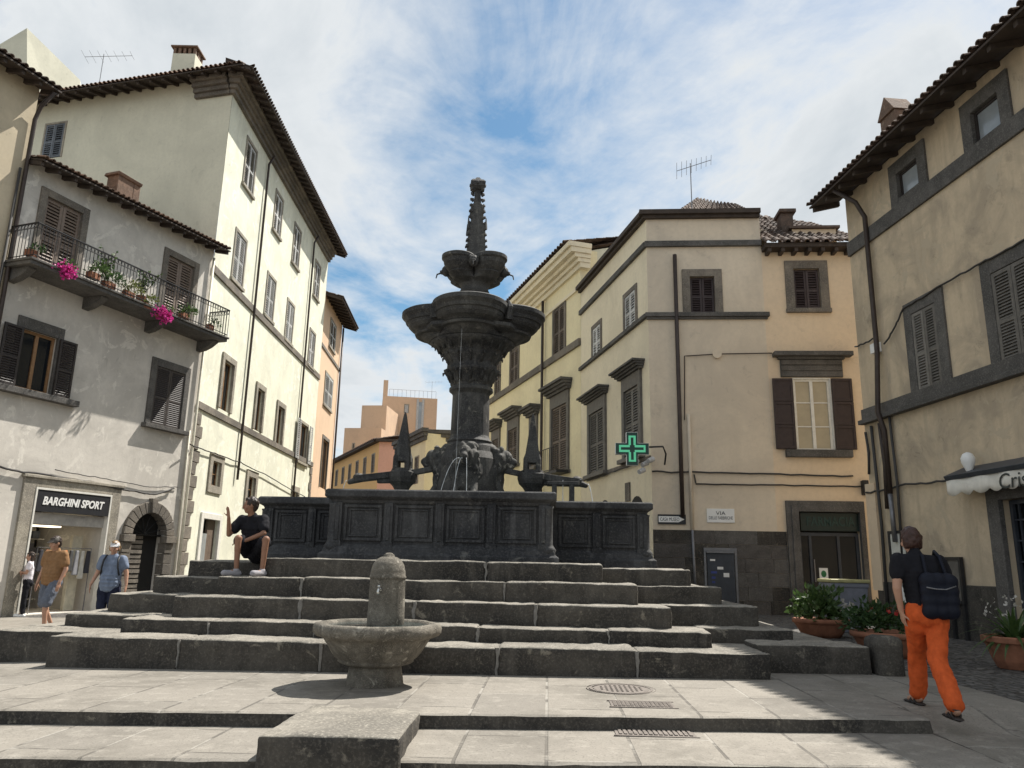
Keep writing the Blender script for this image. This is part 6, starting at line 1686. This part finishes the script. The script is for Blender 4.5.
def head_mb(mb, c, look, s=1.0, up=V((0, 0, 1)), face=True):
    """head with brow, nose, jaw, ears; returns its frame"""
    y = V(look).normalized(); x = y.cross(V(up)).normalized(); z = x.cross(y).normalized()
    M = Matrix((x, y, z)).transposed(); P_ = lambda a, b, d: V(c)+(x*a+y*b+z*d)*s
    _ico(mb, P_(0, -.008, .018), .074*s, .092*s, .098*s, M, 3)
    _ico(mb, P_(0, .022, -.048), .056*s, .062*s, .062*s, M, 2); _ico(mb, P_(0, .050, -.082), .030*s, .028*s, .024*s, M, 2)
    _ico(mb, P_(0, .080, .018), .045*s, .012*s, .014*s, M, 2)
    cap(mb, P_(0, .084, .012), P_(0, .104, -.026), .009*s, .014*s, 8)
    for a in (-1, 1): _ico(mb, P_(a*.040, .062, -.028), .026*s, .022*s, .024*s, M, 2); _ico(mb, P_(a*.075, -.005, -.005), .010*s, .020*s, .032*s, M, 2)
    _ico(mb, P_(0, .080, -.056), .026*s, .012*s, .008*s, M, 2)
    return P_, M
def face_parts(P_, s, root):
    mb = MB()
    for a in (-1, 1): _ico(mb, P_(a*.031, .077, .0), .011*s, .007*s, .007*s, None, 2); 
    mb.build('eyes', MAT['shutter_dark'], root, smooth=True)
    mb = MB()
    for a in (-1, 1): cap(mb, P_(a*.018, .091, .020), P_(a*.050, .078, .019), .004*s, .003*s, 6)
    mb.build('eyebrows', MAT['hair'], root, smooth=True)
    mb = MB(); cap(mb, P_(-.020, .087, -.056), P_(.020, .087, -.056), .005*s, .005*s, 6); mb.build('lips', uniq('lips', (.33, .12, .10), .5), root, smooth=True)
MAT['hair'] = plain('hair', (.035, .022, .016), .55, .4, 30, 0, .4, .3)

def man_figure(label, loc, rz, s, J, skin, wear, **k):
    """J: joints in metres for a 1.7 m figure, x to the figure's left when facing +Y... y forward, z up"""
    root = thing('person', label, 'person', tuple(loc), None, rz)
    g_ = lambda n_: V(J[n_])*s
    b = MB(); hc = g_('head'); look = V(J.get('look', (0, 1, 0)))
    P_, M = head_mb(b, hc, look, s*1.03)
    nk = g_('neck'); ch = g_('chest'); pv = g_('pelvis')
    fat = J.get('fat', 1.0); bw_ = J.get('bw', 1.0)
    cap(b, nk-V((0, 0, .03))*s, hc-V((0, 0, .05))*s, .055*s, .05*s)
    cap(b, pv, ch, .10*s*fat, .11*s); 
    for S in 'LR':
        sh_, el, wr = g_('sh'+S), g_('el'+S), g_('wr'+S); hp, kn, an, to = g_('hp'+S), g_('kn'+S), g_('an'+S), g_('to'+S)
        cap(b, ch+(sh_-ch)*.5, sh_, .065*s, .05*s); cap(b, sh_, el, .050*s*bw_, .038*s*bw_); cap(b, el, wr, .039*s*bw_, .026*s)
        cap(b, hp, kn, .078*s*bw_, .052*s); cap(b, kn, an, .050*s, .034*s); m_ = kn.lerp(an, .3); _ico(b, m_, .046*s, .050*s, .11*s)
        cap(b, an-V((0, 0, .03))*s, to, .038*s, .030*s); cap(b, an-V((0, 0, .05))*s, an-V((0, .0, .045))*s-(to-an).normalized()*.03*s, .032*s, .032*s)
        hd_, hn = V(J.get('hd'+S, (0, 0, -1))), V(J.get('hn'+S, ((-1 if S == 'L' else 1), 0, 0)))
        hand_mb(b, wr, hd_, hn, s*1.0, J.get('curl'+S, .35), J.get('thumb'+S, 1), J.get('spread'+S, .12))
    body = blob(b, 'body', skin, root, .0105, 4)
    face_parts(P_, s*1.03, root)
    for f in wear: f(root, g_, s, P_, M, J)
    return root
def shirt(mat, sleeve=.55, hem=.0, loose=1.0, width=1.0, belly=0.0, neckw=.07):
    def f(root, g_, s, P_, M, J):
        b = MB(); ch, pv, nk = g_('chest'), g_('pelvis'), g_('neck')
        wd = width; up = (ch-pv).normalized()
        x = (g_('shR')-g_('shL')).normalized(); y = up.cross(x).normalized()
        if y.dot(V((0, 1, 0))) < 0 and J.get('fwd', 1): y = -y
        R = Matrix((x, y, up)).transposed()
        K = 7
        for i in range(K+1):
            t_ = i/K; c = (pv-up*hem*s).lerp(ch+up*.05*s, t_); ww = (.165*(1-t_)+.185*t_)*wd; dp = (.125*(1-t_)+.125*t_+belly*math.sin(PI*min(1, t_*1.15+.1)))*loose
            
            for o_ in (-.42, 0, .42): _ico(b, c+x*o_*ww*s*loose+y*belly*s*.5*math.sin(PI*min(1, t_+.15)), ww*.60*s*loose, dp*(1 if o_ == 0 else .86)*s, .07*s, R, 2)
        cap(b, ch+up*.06*s, nk, .12*s, neckw*s)
        for S in 'LR':
            sh_, el = g_('sh'+S), g_('el'+S); cap(b, nk-up*.055*s, sh_-up*.01*s, .075*s, .074*s*loose); cap(b, ch+(sh_-ch)*.35, sh_-V((0, 0, .012))*s, .10*s, .076*s*loose); cap(b, sh_, sh_.lerp(el, sleeve), .076*s*loose, .072*s*loose); 
        blob(b, 'shirt', mat, root, .012, 4, .012*s, 11)
    return f
def trousers(mat, end=1.0, loose=1.0, flare=0.0, name='trousers'):
    def f(root, g_, s, P_, M, J):
        b = MB(); pv = g_('pelvis')
        _ico(b, pv+V((0, 0, -.01))*s, .178*s*loose**.5, .135*s*loose**.5, .13*s)
        _ico(b, pv-V((0, .045 if J.get('fwd', 1) else -.045, .06))*s, .165*s*loose**.5, .115*s*loose**.5, .115*s)
        for S in 'LR':
            hp, kn, an = g_('hp'+S), g_('kn'+S), g_('an'+S)
            if end <= 1: e = hp.lerp(kn, end); cap(b, hp, e, .098*s*loose, (.082+flare)*s*loose)
            else: e = kn.lerp(an, end-1); cap(b, hp, kn, .100*s*loose, .080*s*loose); cap(b, kn, e, .080*s*loose, (.066+flare)*s*loose); _ico(b, hp.lerp(kn, .25), .105*s*loose, .11*s*loose, .14*s)
        blob(b, name, mat, root, .011, 2, .013*s, 15)
    return f
def shoes(mat, sole=True, sandal=False):
    def f(root, g_, s, P_, M, J):
        for S in 'LR':
            an, to = g_('an'+S), g_('to'+S); b = MB(); d = (to-an); d.z = 0; d.normalize(); h = an-d*.035*s; h.z = to.z; x = d.cross(V((0, 0, 1)))
            if sandal:
                for t_ in (0.0, .33, .66, 1.0): c = h.lerp(to+d*.035*s, t_); _ico(b, V((c.x, c.y, to.z-.026*s)), .048*s, .055*s, .012*s)
                cap(b, h-V((0, 0, .012))*s, to+d*.03*s-V((0, 0, .012))*s, .036*s, .040*s)
                for v in b.v: v.z = min(v.z, to.z-.010*s)
                for (t_, zz) in ((.25, .055), (.62, .035)):
                    c = h.lerp(to, t_); pts = [c + x*math.cos(a)*.046*s + V((0, 0, math.sin(a)*zz*s-.012*s)) for a in [PI*k/8 for k in range(9)]]; b.tube(pts, .011*s, 6)
                pts = [an + x*math.cos(a)*.046*s - d*math.sin(a)*.05*s + V((0, 0, -.02*s)) for a in [PI*k/8 for k in range(9)]]; b.tube(pts, .010*s, 6)
            else:
                cap(b, h-V((0, 0, .005))*s, to+d*.02*s, .046*s, .042*s); cap(b, an-V((0, 0, .02))*s, h.lerp(to, .45), .046*s, .04*s); 
            blob(b, 'sandal' if sandal else 'shoe', mat, root, .010, 2)
    return f
def hair_cap(mat, back=.0, low=-.02, length=0.0, bun=False):
    def f(root, g_, s, P_, M, J):
        b = MB(); _ico(b, P_(0, -.022, .034), .088*s, .096*s, .102*s, M, 3); _ico(b, P_(0, -.050, -.005), .076*s, .062*s, .085*s, M, 3)
        _ico(b, P_(0, .035, .085), .060*s, .045*s, .030*s, M, 2)
        if length:
            for a in (-.06, -.03, 0, .03, .06): cap(b, P_(a, -.07+abs(a)*.4, .02), P_(a*1.1, -.062+abs(a)*.5, -length), .040*s, .030*s)
        blob(b, 'hair', mat, root, .010, 2, .011*s, 34)
    return f
def baseball(mat, tilt=0):
    def f(root, g_, s, P_, M, J):
        b = MB(); _ico(b, P_(0, -.008, .045), .086*s, .100*s, .082*s, M, 3)
        for v in b.v:
            pass
        for t_ in (-.05, -.025, 0, .025, .05): cap(b, P_(t_, .06, .050), P_(t_*1.0, .150-abs(t_)*.7, .036), .010*s, .007*s)
        blob(b, 'cap', mat, root, .009, 2)
    return f
def cloth(n_, c, rough=.85, v=.2): return plain(n_, c, rough, v, 16, 0, .2, .25)

# woman in orange trousers, seen from behind, walking away
fl_, fr_ = atZ(919, 704, .09), atZ(956, 719, .09)
base = V(((fl_.x+fr_.x)/2, (fl_.y+fr_.y)/2, gz(4.0))); s = .955
rz = -.08
inv = Matrix.Rotation(-rz, 3, 'Z')
L_ = inv @ (V((fl_.x, fl_.y, 0))-V((base.x, base.y, 0)))/s; R_ = inv @ (V((fr_.x, fr_.y, 0))-V((base.x, base.y, 0)))/s
# x grows to her right (image right) because she faces away from the camera
J = dict(head=(-.055, .09, 1.58), look=(-.18, 1, -.12), neck=(-.045, .04, 1.44), chest=(-.01, .02, 1.22), pelvis=(0, 0, .93), shL=(-.215, .02, 1.385), elL=(-.265, -.02, 1.12), wrL=(-.225, .03, .90),
         shR=(.165, .03, 1.37), elR=(.285, .10, 1.16), wrR=(.20, .28, 1.13), hpL=(-.095, .0, .90), hpR=(.095, 0, .90),
         knL=(L_.x*.75-.01, L_.y*.62+.05, .49), anL=(L_.x, L_.y, .095), toL=(L_.x-.02, L_.y+.15, .035), knR=(R_.x*.75+.01, R_.y*.35+.03, .48), anR=(R_.x, R_.y-.02, .11), toR=(R_.x+.0, R_.y+.13, .035),
         hdL=(.25, .25, -1), hnL=(-1, -.2, 0), thumbL=1, curlL=.35, hdR=(-.6, .6, .2), hnR=(.5, .5, -.3), curlR=.6, thumbR=-1, bw=1.12, fat=1.05)
OR = cloth('orange_cloth', (.60, .105, .026)); BK = cloth('black_cloth', (.012, .012, .016)); NV = cloth('navy_bag', (.008, .010, .019), .6)
def daypack(root, g_, s, P_, M, J):
    b = MB(); c = V((.07, -.15, 1.06))*s
    for dz in (-.15, -.05, .05, .14):
        for dx in (-.10, 0, .10): _ico(b, c+V((dx*.9, .0, dz*.95))*s, .092*s, .078*s, .085*s)
    bag = blob(b, 'backpack', NV, root, .014, 5, .006, 9)
    b = MB(); b.tube([(V((.07+.165*math.sin(a), -.245+.05*abs(math.sin(a))**2, 1.115+.012*math.cos(a*2))))*s for a in [-1.2+.3*k for k in range(9)]], .006, 5); b.build('zip', MAT['pipe_grey'], bag, origin=None) if False else None
    b2 = MB()
    for sx, xa in ((-1, -.045), (1, .17)): b2.tube([V((xa, -.13, 1.12))*s, V((xa-.02*sx, -.125, 1.28))*s, V((xa-.03*sx, -.06, 1.425))*s, V((xa-.03*sx, .03, 1.475))*s, V((xa, .13, 1.40))*s], .016, 6)
    o0 = V(root.location); rzm = root.rotation_euler.z
    st = b2.build('strap', NV, None, smooth=True); st.parent = root
    b3 = MB(); b3.tube([V((-.075, -.225, 1.135))*s, V((.0, -.252, 1.12))*s, V((.09, -.252, 1.118))*s, V((.19, -.235, 1.15))*s], .006, 5); z_ = b3.build('zip', MAT['pipe_grey'], None, smooth=True); z_.parent = root
woman = man_figure('woman seen from behind in bright orange trousers and black top with a backpack', base, rz, s, J, SKIN, [
    trousers(OR, 1.93, 1.06, .012), shirt(BK, .50, -.02, 1.02, 1.0), shoes(MAT['shutter_dark'], sandal=True), hair_cap(plain('hair_brown', (.05, .022, .016), .5, .4, 30, 0, .4, .3), length=.06), daypack], )

# man in brown t-shirt, walking towards the camera
def front_pose(**kw):
    J = dict(head=(0, .02, 1.585), look=(0, 1, -.1), neck=(0, -.01, 1.44), chest=(0, 0, 1.22), pelvis=(0, 0, .94), shL=(-.19, 0, 1.39), elL=(-.25, -.02, 1.12), wrL=(-.24, .08, .89), shR=(.19, 0, 1.39), elR=(.25, -.03, 1.12), wrR=(.25, .06, .88),
             hpL=(-.09, 0, .90), hpR=(.09, 0, .90), knL=(-.10, .08, .49), anL=(-.10, .0, .09), toL=(-.11, .15, .035), knR=(.10, .02, .49), anR=(.10, -.12, .10), toR=(.11, .03, .035), hdL=(0, .2, -1), hdR=(0, .2, -1), hnL=(-1, .2, 0), hnR=(1, .2, 0), thumbL=1, thumbR=-1)
    J.update(kw); return J
def place(px, Y): q = atY(px, 600, Y); q.z = gz(q.x); return q
man = man_figure('man in a brown t-shirt, grey shorts and a dark cap walking past the sports shop', place(49, 14.9), PI-.25, 1.035, front_pose(fat=1.15, shL=(-.175, 0, 1.38), shR=(.175, 0, 1.38), knL=(-.09, .16, .52), anL=(-.08, .10, .10), toL=(-.08, .25, .04), anR=(.10, -.22, .16), toR=(.10, -.08, .05), knR=(.10, .0, .50), look=(.15, 1, -.25), head=(0, .05, 1.575)), SKIN, [
    trousers(cloth('grey_shorts', (.13, .145, .18)), .92, 1.08, .012, 'shorts'), shirt(cloth('brown_tee', (.26, .145, .07)), .62, .06, 1.05, 1.04, .03), shoes(MAT['shutter_dark']), hair_cap(MAT['hair']), baseball(cloth('grey_cap', (.12, .11, .10)))])
# woman in blue with a cap
wq = place(108, 14.4)
def bag_strap(root, g_, s, P_, M, J):
    b = MB()
    for sx in (-1, 1): b.tube([V((sx*.115, .02, 1.45))*s, V((sx*.125, .15, 1.36))*s, V((sx*.14, .17, 1.22))*s, V((sx*.16, .10, 1.08))*s], .016, 6)
    o = b.build('strap', MAT['black_board'], None, smooth=True); o.parent = root
woman2 = man_figure('woman in a blue grey top and pale cap walking beside the arched door', wq, PI+.2, .955, front_pose(fat=1.3, bw=1.15, shL=(-.165, 0, 1.375), shR=(.165, 0, 1.375), elL=(-.26, .0, 1.12), wrL=(-.30, .06, .90), elR=(.25, -.02, 1.12), wrR=(.31, .10, .90), look=(-.1, 1, -.15)), SKIN, [
    trousers(cloth('navy_trousers', (.018, .022, .045)), 1.9, 1.1), shirt(cloth('blue_top', (.18, .22, .30)), .55, .12, 1.08, 1.0, .05), shoes(MAT['shutter_dark']), hair_cap(plain('hair_fair', (.25, .16, .08), .5, .3, 30), length=.04), baseball(cloth('white_cap', (.55, .55, .56))), bag_strap])
# woman standing in the shop doorway, arms folded
u_, z_ = WB.uz(23, 600, .35)
dq = WB.P(WB.uz(24.5, 600, .28)[0], 0, .28); dq.z = gz(dq.x)
girl = man_figure('dark haired woman in a white t-shirt standing arms folded in the shop doorway', dq, PI-1.05, .93, front_pose(elL=(-.235, .05, 1.15), wrL=(.02, .20, 1.17), elR=(.235, .05, 1.15), wrR=(-.02, .17, 1.13), hdL=(1, .05, 0), hdR=(-1, .1, 0), hnL=(0, 1, 0), hnR=(0, 1, 0), knL=(-.09, .02, .49), knR=(.09, .02, .49), anR=(.10, .0, .09), toR=(.12, .15, .035)), SKIN, [
    trousers(BK, 1.95, .88), shirt(cloth('white_tee', (.72, .68, .72)), .5, -.0, .95, .92), shoes(MAT['sign_white']), hair_cap(MAT['hair'], length=.12)])
# man sitting on the steps
hip = atY(254, 558, 12.05); hip.z = 1.275
rz = PI-.42; s = 1.05
def loc_of(px, Y, z=None):
    q = atY(px[0], px[1], Y)
    if z is not None: q = atZ(px[0], px[1], z) if False else V((q.x, q.y, z))
    return Matrix.Rotation(-rz, 3, 'Z') @ (q-hip)
fa = loc_of((236, 572), 11.62, 1.05); fb = loc_of((262, 572), 11.55, 1.055)
J = dict(head=(.0, .17, .775), look=(.75, 1, -.05), neck=(0, .11, .63), chest=(0, .055, .42), pelvis=(0, -.02, .13), shL=(-.19, .08, .575), shR=(.19, .11, .575),
         hpL=(-.10, .02, .12), hpR=(.10, .02, .12),
         fwd=1)
fa, fb = fa/1.05, fb/1.05
J.update(knR=(fa.x+.0, fa.y+.02, .30), anR=(fa.x, fa.y, fa.z+.09), toR=(fa.x+.05, fa.y+.15, fa.z+.04), knL=(fb.x-.02, fb.y+.0, .29), anL=(fb.x, fb.y, fb.z+.09), toL=(fb.x-.0, fb.y+.16, fb.z+.04),
         elR=(.25, .28, .36), wrR=(.21, .36, .59), hdR=(.1, .15, 1), hnR=(-.3, -1, 0), thumbR=-1, curlR=.25, spreadR=.4,
         elL=(-.28, .16, .38), wrL=(-.10, .36, .26), hdL=(.9, .3, -.15), hnL=(0, .3, 1), thumbL=-1, curlL=.5)
sit = man_figure('man in black t-shirt and shorts sitting on the steps, one hand raised', hip, rz, s, J, SKIN_T, [
    trousers(BK, .80, 1.0, .01, 'shorts'), shirt(BK, .62, .02, 1.05, 1.0), shoes(cloth('grey_shoe', (.32, .31, .33)), sandal=False), hair_cap(MAT['hair'])])
